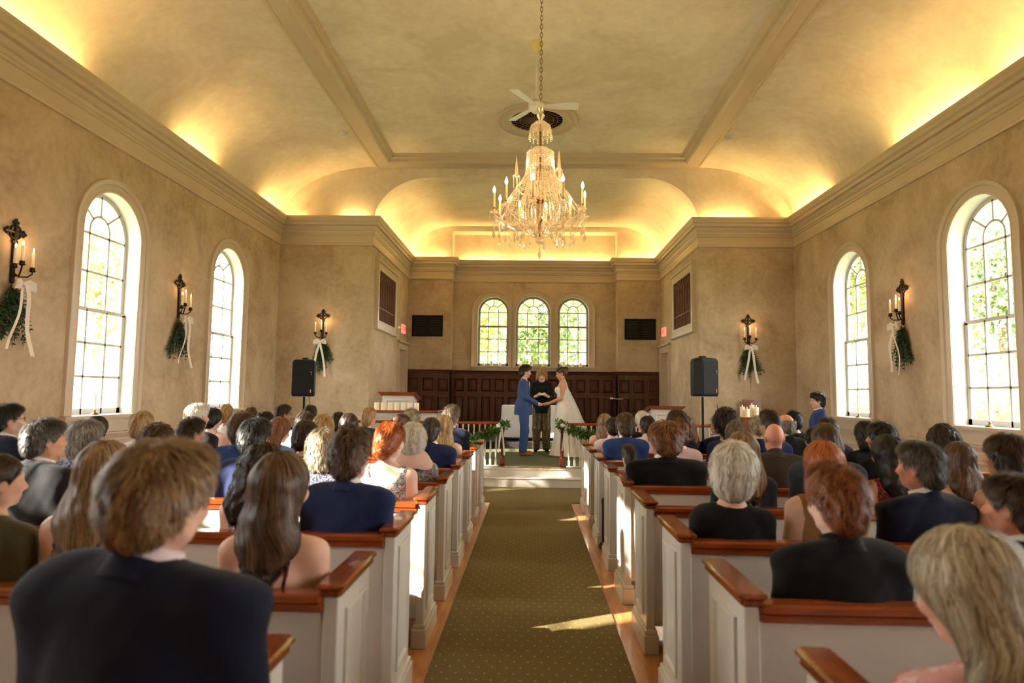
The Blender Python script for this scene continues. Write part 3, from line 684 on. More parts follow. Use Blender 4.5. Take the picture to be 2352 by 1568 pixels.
# ================================================================ sconces with swags
def sconce():
    r = empty('wall_sconce')
    b = MB()   # upright with ringed cross; faces -y, origin on the wall at arm height
    b.box(-.022, .022, -.03, -.005, -.08, .42, .005)
    for a in range(4):
        t = a*PI/2; c = Vector((.0, -.018, .395)); d = Vector((math.cos(t), 0, math.sin(t)))
        b.tube([c, c+d*.12], .014, 6); e = c+d*.10; s = Vector((-d.z, 0, d.x))
        for q in (e+s*.022, e-s*.022, e+d*.025): b.ell(tuple(q), (.019, .012, .019), 8, 6)
    b.tube([(.07*math.cos(2*PI*i/24), -.018, .395+.07*math.sin(2*PI*i/24)) for i in range(25)], .011, 6, False)
    b.ell((0, -.02, .395), (.032, .016, .032), 8, 6)
    b.ell((0, -.02, -.10), (.03, .02, .04), 8, 6)
    b.obj('cross_backplate', MT['iron'], r, A30)
    for x, y, hh in ((-.115, -.13, 0), (.115, -.13, 0), (0, -.11, .05)):
        b = MB()
        b.tube([(0, -.02, -.02), (x*.35, y*.4, -.06), (x*.75, y*.8, -.055), (x, y, -.02+hh), (x, y, .01+hh)], .008, 6)
        for k in range(5):
            a = 2*PI*k/5; b.add([(x+.012*math.cos(a-.4), y+.012*math.sin(a-.4), .005+hh), (x+.012*math.cos(a+.4), y+.012*math.sin(a+.4), .005+hh), (x+.045*math.cos(a), y+.045*math.sin(a), .02+hh), (x+.02*math.cos(a), y+.02*math.sin(a), .0+hh)], [(0, 1, 2), (0, 2, 3), (1, 3, 2)])
        b.lathe([(.012, .0), (.026, .012), (.024, .045), (.02, .05)], (x, y, hh), 10)
        ao = b.obj('candle_arm', MT['iron'], r, A30)
        c = MB(); c.lathe([(.015, .045), (.015, .20), (.012, .207), (.002, .207)], (x, y, hh), 12); co = c.obj('candle', MT['wax_candle'], ao, A30)
        f = MB(); f.lathe([(.001, .207), (.007, .218), (.0085, .228), (.005, .243), (.001, .256)], (x, y, hh), 8); f.obj('flame', MT['flame'], co, True)
    return r
def swag(seed, sc=1.0):
    random.seed(seed); r = empty('greenery_swag'); b = MB()
    for i in range(38):   # fern and leaf sprays fanning down
        a = random.uniform(-.8, .8); L = random.uniform(.28, .62)*sc; d = Vector((math.sin(a)*.75, -.10-random.random()*.14, -math.cos(a)*1.15)).normalized(); p0 = Vector((random.uniform(-.05, .05), -.03, -.14-random.random()*.1)); 
        pts = [p0+d*L*t+Vector((0, .10*t*t, 0)) for t in (0, .25, .5, .75, 1)]
        pts = [Vector((p.x, min(p.y, -.012), p.z)) for p in pts]; b.tube(pts, .0025, 4)
        s = d.cross(Vector((0, 1, 0))).normalized(); n = 11
        for k in range(1, n):
            t = k/n; x = t*4; q = pts[min(int(x), 3)].lerp(pts[min(int(x), 3)+1], x-int(x))
            for sg in (-1, 1): leaf(b, q, d*.7+s*sg+Vector((0, random.uniform(-.5, .1), 0)), random.uniform(.05, .085)*(1.15-t*.6), .011)
    b.v = [(x, min(y, -.006), z) for x, y, z in b.v]
    b.obj('foliage', MT['leaf_dark'], r)
    b = MB(); bow(b, (0, -.13, -.15), .15, (0, -1, 0), (.66, .72), .10+.06*random.random()); b.obj('ribbon_bow', MT['ribbon'], r)
    return r
sc0 = sconce(); first = True
spots = [((WL, 6.22, 2.70), PI/2, 'iron cross sconce with three candles at the left edge of the photo', 'fern and leaf swag with ivory ribbon, cut by the left edge of the photo'),
         ((WL, 9.28, 2.70), PI/2, 'iron cross sconce on the left wall between the two arched windows', 'leafy swag with ivory ribbon on the left wall between two windows'),
         ((-4.335, YF, 2.67), 0, 'iron cross sconce on the wall behind the left loudspeaker', 'leafy swag with long ivory ribbon beside the left loudspeaker'),
         ((4.425, YF, 2.64), 0, 'iron cross sconce on the wall to the right of the right loudspeaker', 'dark leafy swag with long ivory ribbon beside the right loudspeaker'),
         ((WR, 9.25, 2.70), -PI/2, 'iron cross sconce on the right wall between the two arched windows', 'leafy swag with ivory ribbon on the right wall between two windows')]
for i, (loc, rz, l1, l2) in enumerate(spots):
    o = sc0 if i == 0 else copy_tree(sc0); o.location = loc; o.rotation_euler = (0, 0, rz); tag(o, l1, 'wall sconce', 'candle sconces')
    g = swag(20+i); g.location = loc; g.rotation_euler = (0, 0, rz); tag(g, l2, 'greenery swag', 'swags under the sconces')
    for dx in (0,):
        l = bpy.data.lights.new('candle_glow', 'POINT'); l.energy = 1.2; l.color = (1, .52, .2); l.shadow_soft_size = .02
        lo = bpy.data.objects.new('candle_glow', l); COL.objects.link(lo); lo.location = Vector(loc)+Matrix.Rotation(rz, 3, 'Z')@Vector((.05, -.13, .30))
random.seed(99)

# ================================================================ loudspeakers
def speaker(loc, rz, label, side):
    r = tag(empty('loudspeaker', loc, rz), label, 'loudspeaker', 'loudspeakers on stands')
    W2, D2, H2 = .165, .15, .285
    b = MB(); out = [(-W2, -D2), (W2, -D2), (W2*.98, .02), (W2*.6, D2), (-W2*.6, D2), (-W2*.98, .02)]
    sc = lambda k, z: [(x*k, y*k, z) for x, y in out]
    b.loft([sc(.92, -H2), sc(1, -H2+.03), sc(1, H2-.05), sc(.9, H2-.01), sc(.6, H2+.005)], True, True); b.obj('cabinet', MT['black'], r)
    b = MB(); b.box(-.04, .04, -.05, .05, H2-.0, H2+.03, .01); b.obj('carry_handle', MT['black'], r)
    b = MB(); b.box(-W2+.02, W2-.02, -D2-.006, -D2, -H2+.04, H2-.06, .004); b.obj('front_grille', MT['black'], r)
    b = MB(); b.tube([(.10, -D2-.008, .08), (.115, -D2-.008, .10), (.13, -D2-.008, .09), (.128, -D2-.008, .07), (.118, -D2-.008, .045)], .0045, 5); b.obj('badge', MT['grey_badge'], r)
    b = MB(); b.box(.11, .125, -D2-.009, -D2-.005, -H2+.06, -H2+.11); b.obj('power_light', MT['red_led'], r)
def stand(loc, h, label):
    r = tag(empty('speaker_stand', loc), label, 'stand', 'speaker stands')
    b = MB(); b.tube([(0, 0, .3), (0, 0, h)], .018, 10); b.obj('pole', MT['black'], r, A30)
    b = MB(); b.lathe([(.03, .68), (.032, .70), (.032, .76), (.025, .78)], n=12); b.tube([(0, 0, .72), (.06, -.03, .72)], .01, 6); b.obj('clamp', MT['black'], r)
    for k in range(3):
        a = 2*PI*k/3+.5; b = MB(); b.tube([(.02*math.cos(a), .02*math.sin(a), .55), (.42*math.cos(a), .42*math.sin(a), .012)], .012, 6); b.obj('leg', MT['black'], r)
p = un(700, 868, 'y', 9.85); 
speaker((p[0], p[1], p[2]), .18, 'black loudspeaker on a stand in front of the left wall, beside the swag', 0)
stand((p[0]-.01, p[1]+.03, .008), p[2]-.30, 'black tripod stand under the left loudspeaker')
p = un(1614, 866, 'y', 9.55)
speaker((p[0], p[1], p[2]), -.16+.7, 'black loudspeaker on a stand right of the altar, near the right lectern', 1)
stand((p[0], p[1]+.02, .008), p[2]-.30, 'black tripod stand under the right loudspeaker')
tag(MB().tube([(-3.45, 9.8, 1.45), (-3.40, 9.82, 1.0), (-3.46, 9.8, .5), (-3.5, 9.8, .01)], .005, 5).obj('speaker_cable', MT['black']), 'thin black cable hanging from the left loudspeaker', 'cable')
tag(MB().tube([(2.76, 9.5, 1.38), (2.80, 9.5, 1.0), (2.75, 9.5, .5), (2.7, 9.5, .02)], .005, 5).obj('speaker_cable', MT['black']), 'thin black cable hanging from the right loudspeaker', 'cable')

# ================================================================ pulpit parapet, lecterns, candles, table, mic
def pillar_candle(name, loc, r_, h, label, cat_='candle', group=None, lit=True):
    root = tag(empty(name, loc), label, cat_, group)
    b = MB(); b.lathe([(r_, 0), (r_, h-.006), (r_-.006, h), (r_-.012, h-.004), (.004, h-.012)], n=20); b.obj('wax', MT['wax_candle'], root, A30)
    b = MB(); b.tube([(0, 0, h-.015), (.001, 0, h+.004)], .0015, 5); b.obj('wick', MT['dark'], root)
    if lit:
        b = MB(); b.lathe([(.001, h+.002), (.005, h+.01), (.006, h+.018), (.0005, h+.036)], n=8); b.obj('flame', MT['flame'], root, True)
    return root
rt = tag(empty('pulpit_parapet', (-2.3, 11.25, PF)), 'white panelled parapet with wood cap in front of the left lectern', 'parapet')
zt = un(920, 942, 'y', 11.2)[2]; h = zt-PF; x0, x1 = un(840, 940, 'y', 11.2)[0]+2.3, un(1003, 940, 'y', 11.2)[0]+2.3
b = MB(); b.box(x0, x1, -.03, .03, 0, h-.04); b.box(x1-.06, x1, 0, .75, 0, h-.04); b.box(x0, x0+.06, 0, .75, 0, h-.04)
n = 3; wd = (x1-x0)/n
for i in range(n):
    c = x0+(i+.5)*wd; rr = wd*.36
    b.sweep([(c-rr, .12)]+arch_pts(c, rr, h-.22-rr, 12)+[(c+rr, .12)], [(0, 0), (0, .014), (.02, .014), (.02, 0)], lambda a, cc, hh: (a, -.03-hh, cc))
b.box(x0, x1, -.045, -.03, h-.13, h-.11); b.obj('panel_front', MT['pew_white'], rt)
b = MB(); b.box(x0-.03, x1+.04, -.08, .10, h-.04, h, .012); b.box(x0-.03, x0+.08, .1, .78, h-.04, h, .012); b.box(x1-.07, x1+.04, .1, .78, h-.04, h, .012); b.obj('wood_cap', MT['rail'], rt, A30)
xs_ = np.linspace(un(864, 930, 'y', 11.2)[0], un(956, 930, 'y', 11.2)[0], 7)
for i, x in enumerate(xs_):
    pillar_candle('pillar_candle', (x, 11.25, zt), .045, .135+.0*random.random(), 'white pillar candle in the sunlit row on the left parapet, %s' % ('leftmost', 'second from the left', 'third from the left', 'in the middle', 'third from the right', 'second from the right', 'rightmost')[i], group='pillar candles on the left parapet', lit=False)
def lectern(name, loc, wd, h, label, dp=.42):
    r = tag(empty(name, loc), label, 'lectern', 'lecterns')
    b = MB(); a = wd/2-.03; b.add([(-a, -.18, 0), (a, -.18, 0), (a, dp-.2, 0), (-a, dp-.2, 0), (-a, -.18, h-.04), (a, -.18, h-.04), (a, dp-.2, h-.14), (-a, dp-.2, h-.14)], [(0, 3, 2, 1), (4, 5, 6, 7), (0, 1, 5, 4), (1, 2, 6, 5), (2, 3, 7, 6), (3, 0, 4, 7)])
    panel_ring(b, lambda u, v, hh: (u, -.18-hh, v), -a+.07, a-.07, .15, h-.14); b.box(-a-.03, a+.03, -.21, dp-.17, 0, .1, .006); b.obj('body', MT['pew_white'], r)
    b = MB(); q = wd/2+.01; t = .03
    for (zf, zb_, ex) in ((h-.0, h-.11, .03), (h-.03, h-.14, 0)):
        b.add([(-q-ex+.02, -.22-ex, zf-t), (q+ex-.02, -.22-ex, zf-t), (q+ex-.02, dp-.15, zb_-t), (-q-ex+.02, dp-.15, zb_-t), (-q-ex, -.23-ex, zf), (q+ex, -.23-ex, zf), (q+ex, dp-.14, zb_), (-q-ex, dp-.14, zb_)], [(0, 3, 2, 1), (4, 5, 6, 7), (0, 1, 5, 4), (1, 2, 6, 5), (2, 3, 7, 6), (3, 0, 4, 7)])
    b.obj('reading_top', MT['rail'], r)
pz = un(913, 900, 'y', 11.6); wdl = un(956, 901, 'y', 11.6)[0]-un(870, 901, 'y', 11.6)[0]
lectern('lectern', (pz[0], 11.82, PF), wdl-.06, pz[2]-PF, 'white lectern with wood top standing in bright sun left of the altar')
pz = un(1531, 932, 'y', 11.6); wdl = un(1576, 932, 'y', 11.6)[0]-un(1492, 932, 'y', 11.6)[0]
lectern('lectern', (pz[0], 11.82, PF), wdl-.06, pz[2]-PF, 'white lectern with wood top in the shade right of the altar')
# microphone
r = tag(empty('microphone_stand', (2.25, 12.0, PF+.004)), 'microphone on a black boom stand right of the bride', 'microphone stand')
m0 = un(1404, 915, 'y', 11.9); m1 = un(1425, 917, 'y', 11.9); m2 = un(1441, 945, 'y', 12.0); of = Vector((2.25, 12.0, PF+.004))
b = MB(); b.tube([Vector(m1)-of, Vector(m2)-of, Vector((2.25, 12.0, 1.15))-of], .008, 6); b.obj('boom', MT['black'], r)
b = MB(); b.tube([(0, 0, .02), (0, 0, .88)], .011, 8); b.lathe([(.13, 0), (.13, .015), (.02, .03)], n=20); b.obj('stand', MT['black'], r)
b = MB(); a, c = Vector(m0)-of, Vector(m1)-of; b.tube([a, a.lerp(c, .3), c, c+Vector((.05, 0, -.0))], [.02, .014, .012, .011], 10); bo = b.obj('microphone', MT['steel'], r, A30)
b = MB(); b.ell(tuple(a), (.028, .026, .026), 12, 8); b.obj('mesh_head', MT['steel'], bo, True)
# candle table + chair back on the right
pt = un(1722, 957, 'y', 12.0); r = tag(empty('side_table', (pt[0], 12.0, PF)), 'small dark wood side table carrying four lit candles', 'table'); h = pt[2]-PF
b = MB(); b.box(-.28, .28, -.2, .2, h-.03, h, .01); b.obj('table_top', MT['cap'], r)
for sx_ in (-1, 1):
    for sy_ in (-1, 1): b = MB(); b.box(sx_*.24-.02, sx_*.24+.02, sy_*.16-.02, sy_*.16+.02, 0, h-.03); b.obj('leg', MT['cap'], r)
for u, vt, dy, lb in ((1705, 934, 0, 'leftmost of the four lit candles on the side table'), (1716, 939, -.08, 'short lit candle in front on the side table'), (1727, 930, .06, 'tallest lit candle on the side table'), (1737, 935, -.03, 'rightmost of the four lit candles on the side table')):
    q = un(u, vt, 'y', 12.0+dy); pillar_candle('pillar_candle', (q[0], 12.0+dy, pt[2]), .044, q[2]-pt[2], 'white pillar candle, ' + lb, group='candles on the side table')
pc = un(1740, 920, 'y', 12.6); r = tag(empty('wooden_chair', (pc[0], 12.6, PF)), 'brown wooden chair with a broad solid back behind the side table', 'chair'); h = pc[2]-PF
b = MB(); b.add([(-.20, .20, .45), (.22, .20, .45), (.15, .26, h), (-.20, .26, h+.02), (-.20, .23, .45), (.22, .23, .45), (.15, .29, h), (-.20, .29, h+.02)], [(0, 1, 2, 3), (7, 6, 5, 4), (0, 4, 5, 1), (1, 5, 6, 2), (2, 6, 7, 3), (3, 7, 4, 0)]); b.obj('backrest', MT['cap'], r)
b = MB(); b.box(-.23, .23, -.2, .24, .42, .46, .01); b.obj('seat', MT['cap'], r)
for sx_ in (-.2, .2):
    for sy_ in (-.17, .21): b = MB(); b.box(sx_-.02, sx_+.02, sy_-.02, sy_+.02, 0, .42); b.obj('leg', MT['cap'], r)
# altar table and cloth
tx0, tx1 = un(1152, 935, 'y', 14.4)[0], un(1325, 935, 'y', 14.4)[0]
r = tag(empty('altar_table', ((tx0+tx1)/2, 14.8, PT)), 'long altar table hidden under a pale cloth behind the couple', 'table'); hw = (tx1-tx0)/2
b = MB(); b.box(-hw+.02, hw-.02, -.3, .3, .74, .77); b.obj('table_top', MT['mahogany'], r)
for sx_ in (-1, 1):
    for sy_ in (-1, 1): b = MB(); b.box(sx_*(hw-.09)-.03, sx_*(hw-.09)+.03, sy_*.24-.03, sy_*.24+.03, 0, .74); b.obj('leg', MT['mahogany'], r)
b = MB(); per = []; N = 120
for i in range(N):
    t = i/N*4; k = int(t); f = t-k
    c = [(-hw, -.33), (hw, -.33), (hw, .33), (-hw, .33)]; a, d = c[k], c[(k+1) % 4]; per.append((a[0]+(d[0]-a[0])*f, a[1]+(d[1]-a[1])*f))
rings = [[(x*.0, y*.0, .785) for x, y in per], [(x*.98, y*.98, .785) for x, y in per], [(x, y, .775) for x, y in per]]
for k, z in enumerate((.6, .4, .2, .07)):
    s = (k+1)/4; rings.append([(x*(1+.035*s)+.012*s*math.sin(i*1.7)*(1 if abs(x) > hw*.97 else 0), y+(.016*s*math.sin(i*.9)+.04*s)*(1 if y > 0 else -1)*(abs(y) > .32), z) for i, (x, y) in enumerate(per)])
b.loft(rings); tag(b.obj('altar_cloth', MT['table_white'], smooth=True, loc=((tx0+tx1)/2, 14.8, PT)), 'pale floor length cloth draped over the altar table', 'tablecloth')
# candles on the chancel sill
k = 0
names = ['leftmost, in front of the left light', 'taller one in the middle of the left light', 'right one of the left light', 'left one of the middle light, by the groom', 'middle one of the middle light', 'right one of the middle light', 'left one of the right light, above the bride', 'middle one of the right light', 'rightmost of all']
for i, (u, vt) in enumerate(((1111, 834), (1129, 829), (1148, 833), (1195, 834), (1220, 831), (1248, 834), (1295, 830), (1314, 836), (1333, 834))):
    q = un(u, vt, 'y', YR-.08); pillar_candle('pillar_candle', (q[0], YR-.08, 2.246), .036, q[2]-2.246, 'ivory candle on the chancel window sill, ' + names[i], group='candles on the chancel sill', lit=False)
# electric candlesticks on side sills
for u, v, x, lb in ((2268, 985, WR, 'slim candlestick on the sill of the near right window'), (1968, 958, WR, 'slim candlestick on the sill of the far right window'), (222, 958, WL, 'slim candlestick on the sill of the near left window')):
    q = un(u, v, 'x', x); y = q[1]; xx = x+(.03 if x > 0 else -.03); r = tag(empty('candlestick', (xx, y, SILL+.002)), lb, 'candlestick', 'sill candlesticks')
    b = MB(); b.lathe([(.05, 0), (.045, .008), (.012, .03), (.012, .045), (.02, .05), (.008, .06)], n=14); b.obj('base', MT['brass'], r, A30)
    b = MB(); b.lathe([(.009, .05), (.009, .24), (.004, .25), (.001, .27)], n=10); b.obj('taper', MT['wax'], r, A30)

# ================================================================ ceiling fan
fz = un(1232, 245, 'y', 8.45)
r = tag(empty('ceiling_fan', (fz[0], 8.45, ZPAN)), 'white three blade ceiling fan on a long rod', 'ceiling fan'); zz = fz[2]-ZPAN
b = MB(); b.lathe([(.085, 0), (.085, -.05), (.06, -.09), (.03, -.15), (.025, -.17)], n=20); b.obj('canopy', MT['fan_ivory'], r, A30)
b = MB(); b.tube([(0, 0, -.1), (0, 0, zz+.1)], .014, 8); b.lathe([(.035, zz+.16), (.04, zz+.1), (.03, zz+.08)], n=12); b.obj('downrod', MT['fan_white'], r, A30)
b = MB(); b.lathe([(.03, zz+.09), (.08, zz+.07), (.11, zz+.03), (.11, zz-.03), (.08, zz-.06), (.05, zz-.085), (.0, zz-.09)], n=28); b.obj('motor_housing', MT['fan_white'], r, A30)
for a in (math.radians(0), math.radians(128), math.radians(238)):
    b = MB(); pr = [(.10, .03), (.16, .045), (.30, .062), (.57, .068), (.58, .06)]; tl = .22
    top = [(x, w_, zz+.01-w_*tl) for x, w_ in pr]+[(x, -w_, zz+.01+w_*tl) for x, w_ in pr[::-1]]
    n = len(top); b.add(top+[(x, y, z-.008) for x, y, z in top], [tuple(range(n)), tuple(range(2*n-1, n-1, -1))]+[(i, (i+1) % n, n+(i+1) % n, n+i) for i in range(n)])
    b.rot(Matrix.Rotation(a, 4, 'Z')); b.obj('blade', MT['fan_white'], r)

# ================================================================ chandelier
CY = 7.0; cc = un(1240, 470, 'y', CY); CXc = cc[0]
Zp = lambda v: un(1240, v, 'y', CY)[2]
r = tag(empty('crystal_chandelier', (CXc, CY, Zp(540))), 'large crystal chandelier with candle bulbs hanging over the aisle', 'chandelier'); Z0 = Zp(540)
z_ = lambda v: Zp(v)-Z0
b = MB(); zt = ZPAN-Z0; zb_ = z_(236); n = int((zt-zb_)/.052)
for i in range(n):
    z = zb_+(i+.5)*(zt-zb_)/n; q = []
    for k in range(13):
        a = 2*PI*k/12; x = .014*math.cos(a); zz = z+.034*math.sin(a); q.append((x, 0, zz) if i % 2 else (0, x, zz))
    b.tube(q, .0036, 5, False)
b.lathe([(.07, zt-.05), (.075, zt-.02), (.075, zt)], n=20)
b.obj('chain', MT['brass'], r)
b = MB(); b.lathe([(.006, z_(236)), (.03, z_(242)), (.045, z_(250)), (.028, z_(258)), (.05, z_(266)), (.02, z_(276)), (.012, z_(284))], n=16); b.obj('glass_stem', MT['crystal'], r, A30)
b = MB(); b.lathe([(.02, z_(280)), (.06, z_(281)), (.115, z_(290)), (.135, z_(303)), (.13, z_(312))], n=14, cap=False); b.obj('upper_bowl', MT['crystal'], r)
for k in range(14):
    a = 2*PI*k/14; q0 = Vector((.13*math.cos(a), .13*math.sin(a), 0)); bb = MB()
    for t in range(3): x_, y_, z0_ = q0.x, q0.y, z_(312)-.02*t; s_ = .009; bb.add([(x_, y_, z0_+s_), (x_, y_, z0_-s_), (x_+s_, y_, z0_), (x_-s_, y_, z0_), (x_, y_+s_, z0_), (x_, y_-s_, z0_)], [(0, 2, 4), (0, 4, 3), (0, 3, 5), (0, 5, 2), (1, 4, 2), (1, 3, 4), (1, 5, 3), (1, 2, 5)])
    bb.obj('bead_string', MT['crystal'], r)
b = MB(); b.tube([(0, 0, z_(284)), (0, 0, z_(545))], .012, 8); b.lathe([(.01, z_(470)), (.03, z_(474)), (.022, z_(490)), (.035, z_(506)), (.012, z_(516)), (.02, z_(524)), (.006, z_(532))], n=14); b.lathe([(.02, z_(452)), (.07, z_(456)), (.075, z_(462)), (.02, z_(468))], n=18); b.obj('central_stem', MT['brass'], r, A30)
def bead(b, p, s): 
    x, y, z = p; b.add([(x, y, z+s), (x, y, z-s), (x+s, y, z), (x-s, y, z), (x, y+s, z), (x, y-s, z)], [(0, 2, 4), (0, 4, 3), (0, 3, 5), (0, 5, 2), (1, 4, 2), (1, 3, 4), (1, 5, 3), (1, 2, 5)])
def strand(pts, s, parent, name='crystal_strand', drop=0):
    b = MB(); P = [Vector(p) for p in pts]; L = sum((P[i+1]-P[i]).length for i in range(len(P)-1)); n = max(2, int(L/(s*2.1)))
    for k in range(n+1):
        d = L*k/n; i = 0
        while i < len(P)-2 and d > (P[i+1]-P[i]).length: d -= (P[i+1]-P[i]).length; i += 1
        seg = P[i+1]-P[i]; q = P[i]+seg*min(1, d/max(1e-6, seg.length)); bead(b, q, s*random.uniform(.75, 1.15))
    return b.obj(name, MT['crystal'], parent)
def pendant(p, s, parent):
    b = MB(); x, y, z = p; b.lathe([(.001, z), (.004*s, z-.01*s), (.002*s, z-.014*s), (.006*s, z-.03*s), (.013*s, z-.055*s), (.011*s, z-.07*s), (.001, z-.088*s)], (x, y, 0), 6); return b.obj('crystal_drop', MT['crystal'], parent)
pc = lambda rr, a, z: (rr*math.cos(a), rr*math.sin(a), z)
b = MB(); b.lathe([(.02, z_(338)), (.09, z_(342)), (.135, z_(352)), (.15, z_(366)), (.15, z_(372))], n=30, cap=False); b.obj('crown_dome', MT['crystal'], r)
NS = 30
for k in range(NS):   # bead curtain from crown widening down to the waist
    a = 2*PI*k/NS
    strand([pc(.15, a, z_(352)), pc(.155, a, z_(385)), pc(.17, a, z_(402)), pc(.235, a, z_(425)), pc(.27, a, z_(432))], .0105, r)
for k in range(NS):   # long inner fall to the bottom
    a = 2*PI*(k+.5)/NS
    strand([pc(.13, a, z_(400)), pc(.17, a, z_(440)), pc(.22, a, z_(470)), pc(.20, a, z_(515)), pc(.10, a, z_(540))], .0085, r)
for rr, v in ((.152, 366), (.152, 385), (.24, 425), (.27, 433), (.10, 541)): b = MB(); b.tube([pc(rr, 2*PI*i/36, z_(v)) for i in range(37)], .006, 5, False); b.obj('hoop', MT['crystal'], r)
RA = un(1358, 430, 'y', CY)[0]-CXc-.02
ARMS = [(math.radians(180+2), .98), (math.radians(222), .95), (math.radians(262), .55), (math.radians(318), .86), (math.radians(352), .97), (math.radians(42), .90), (math.radians(88), .75), (math.radians(132), .92)]
ARMS = [(2*PI*k/10+.16, 1.0) for k in range(10)]
random.seed(5)
for k, (a, fr) in enumerate(ARMS):
    R_ = RA*.93*fr; zb2 = z_(496)
    b = MB(); b.tube([pc(.05, a, z_(500)), pc(.15, a, z_(522)), pc(R_*.6, a, z_(520)), pc(R_*.9, a, z_(505)), pc(R_, a, zb2)], .009, 6); 
    b.lathe([(.006, zb2), (.045, zb2+.012), (.05, zb2+.02), (.015, zb2+.022), (.012, zb2+.05), (.02, zb2+.055)], pc(R_, a, 0), 12); ao = b.obj('arm', MT['crystal'], r)
    b = MB(); b.lathe([(.006, zb2+.05), (.014, zb2+.058), (.016, zb2+.066), (.008, zb2+.078)], pc(R_, a, 0), 10); b.obj('red_bead', mat('amber_glass', lin(190, 70, 40), .2, coat=.5), ao, A30)
    b = MB(); b.lathe([(.0125, zb2+.075), (.0125, zb2+.24)], pc(R_, a, 0), 12); co = b.obj('candle_tube', mat('ivory_sleeve', lin(226, 196, 130), .5, sub=.1), ao, A30)
    b = MB(); b.lathe([(.007, zb2+.24), (.014, zb2+.255), (.0165, zb2+.272), (.011, zb2+.295), (.004, zb2+.312), (.001, zb2+.322)], pc(R_, a, 0), 10); b.obj('bulb', MT['bulb'], co, True)
    for q in range(6):
        aa = 2*PI*q/6; p = Vector(pc(R_, a, zb2+.018))+Vector((.047*math.cos(aa), .047*math.sin(aa), 0)); 
        if q % 2: strand([p, p-Vector((0, 0, .05+.02*random.random()))], .007, ao, 'bead_string')
    strand([pc(R_, a, zb2-.0), pc(R_, a, zb2-.15)], .008, ao, 'bead_string')
    pendant(pc(R_, a, zb2-.15), 1.5, ao)
    for rr_ in (.55, .75): strand([pc(R_*rr_, a, z_(520)), pc(R_*rr_, a, z_(545-10*rr_))], .009, ao, 'bead_string'); pendant(pc(R_*rr_, a, z_(545-10*rr_)), 1.3, ao)
    for qq in (.3, .5, .7): strand([pc(.24+.1*qq, a+qq*.6, z_(440)), pc(.27+.25*qq, a+qq*.6, z_(485)), pc(.28+.2*qq, a+qq*.6, z_(510+20*qq))], .0095, r)
    a2 = a+2*PI/len(ARMS); R2 = R_
    strand([pc(R_, a, zb2), pc(R_*.9, (a+a2)/2, zb2-.13), pc(R2, a2, zb2)], .008, r)
    strand([pc(.27, a+.15, z_(433)), pc(R_*.75, a+.1, z_(470)), pc(R_, a, zb2+.01)], .009, r)
    strand([pc(.26, a+.35, z_(433)), pc(.27, a+.33, z_(480)), pc(.30, a+.3, z_(512))], .0085, r)
    strand([pc(.25, a, z_(515)), pc(.25, a, z_(530))], .008, r); pendant(pc(.25, a, z_(530)), 1.5, r)
    pendant(pc(R_*.9, (a+a2)/2, zb2-.14), 1.2, r)
for k in range(5):
    a = 2*PI*k/5+.55; b = MB(); b.tube([pc(.13, a, z_(438)), pc(.2, a, z_(446)), pc(.26, a, z_(430)), pc(.27, a, z_(402))], .007, 6); ao = b.obj('spire_arm', MT['crystal'], r)
    b = MB(); b.lathe([(.04, z_(404)), (.03, z_(400)), (.016, z_(396)), (.019, z_(390)), (.001, z_(354))], pc(.27, a, 0), 6); b.obj('glass_spire', MT['crystal'], ao)
    for q in range(5):
        aa = 2*PI*q/5; p = Vector(pc(.27, a, z_(404)))+Vector((.038*math.cos(aa), .038*math.sin(aa), 0)); strand([p, p-Vector((0, 0, .12))], .008, ao, 'bead_string')
b = MB(); b.ell((0, 0, z_(552)), (.045, .045, .045), 12, 8); b.obj('crystal_ball', MT['crystal'], r)
strand([(0, 0, z_(560)), (0, 0, z_(572))], .009, r); pendant((0, 0, z_(568)), 1.6, r)
for a in range(6):
    l = bpy.data.lights.new('chandelier_glow', 'POINT'); l.energy = 7; l.color = (1, .72, .40); l.shadow_soft_size = .05
    o = bpy.data.objects.new('chandelier_glow', l); COL.objects.link(o); o.location = Vector((CXc, CY, Z0))+Vector(pc(.50, a*PI/3, z_(418)))
# ================================================================ outdoors
struct(MB().box(-90, 90, -60, 110, -.9, -.6).obj('ground', MT['lawn']))
def leaf_cloud(seed, n, rad, size, blobs):
    rg = np.random.RandomState(seed); cs = rg.normal(0, 1, (blobs, 3)); cs /= np.linalg.norm(cs, axis=1)[:, None]; cs *= rg.uniform(.2, .95, (blobs, 1)); cs = cs*np.array(rad)
    k = rg.randint(0, blobs, n); d = rg.normal(0, 1, (n, 3)); d /= np.linalg.norm(d, axis=1)[:, None]
    p = cs[k]+d*(rg.uniform(.5, 1, (n, 1))**.5)*np.mean(rad)*.42
    a = rg.normal(0, 1, (n, 3)); a /= np.linalg.norm(a, axis=1)[:, None]; b = np.cross(a, rg.normal(0, 1, (n, 3))); b /= np.linalg.norm(b, axis=1)[:, None]
    s = (size*rg.uniform(.5, 1.3, n))[:, None]
    v = np.stack([p-a*s, p+b*s*.55, p+a*s, p-b*s*.55], 1).reshape(-1, 3)
    me = bpy.data.meshes.new('crown'); me.vertices.add(4*n); me.vertices.foreach_set('co', v.ravel().astype(np.float32))
    me.loops.add(4*n); me.loops.foreach_set('vertex_index', np.arange(4*n, dtype=np.int32)); me.polygons.add(n); me.polygons.foreach_set('loop_start', np.arange(0, 4*n, 4, dtype=np.int32)); me.polygons.foreach_set('loop_total', np.full(n, 4, dtype=np.int32))
    at = me.attributes.new('tone', 'FLOAT', 'POINT'); at.data.foreach_set('value', np.repeat(np.clip(rg.normal(.5, .25, n), 0, 1), 4).astype(np.float32))
    me.update(calc_edges=True); me.validate(); return me
CR_ = []
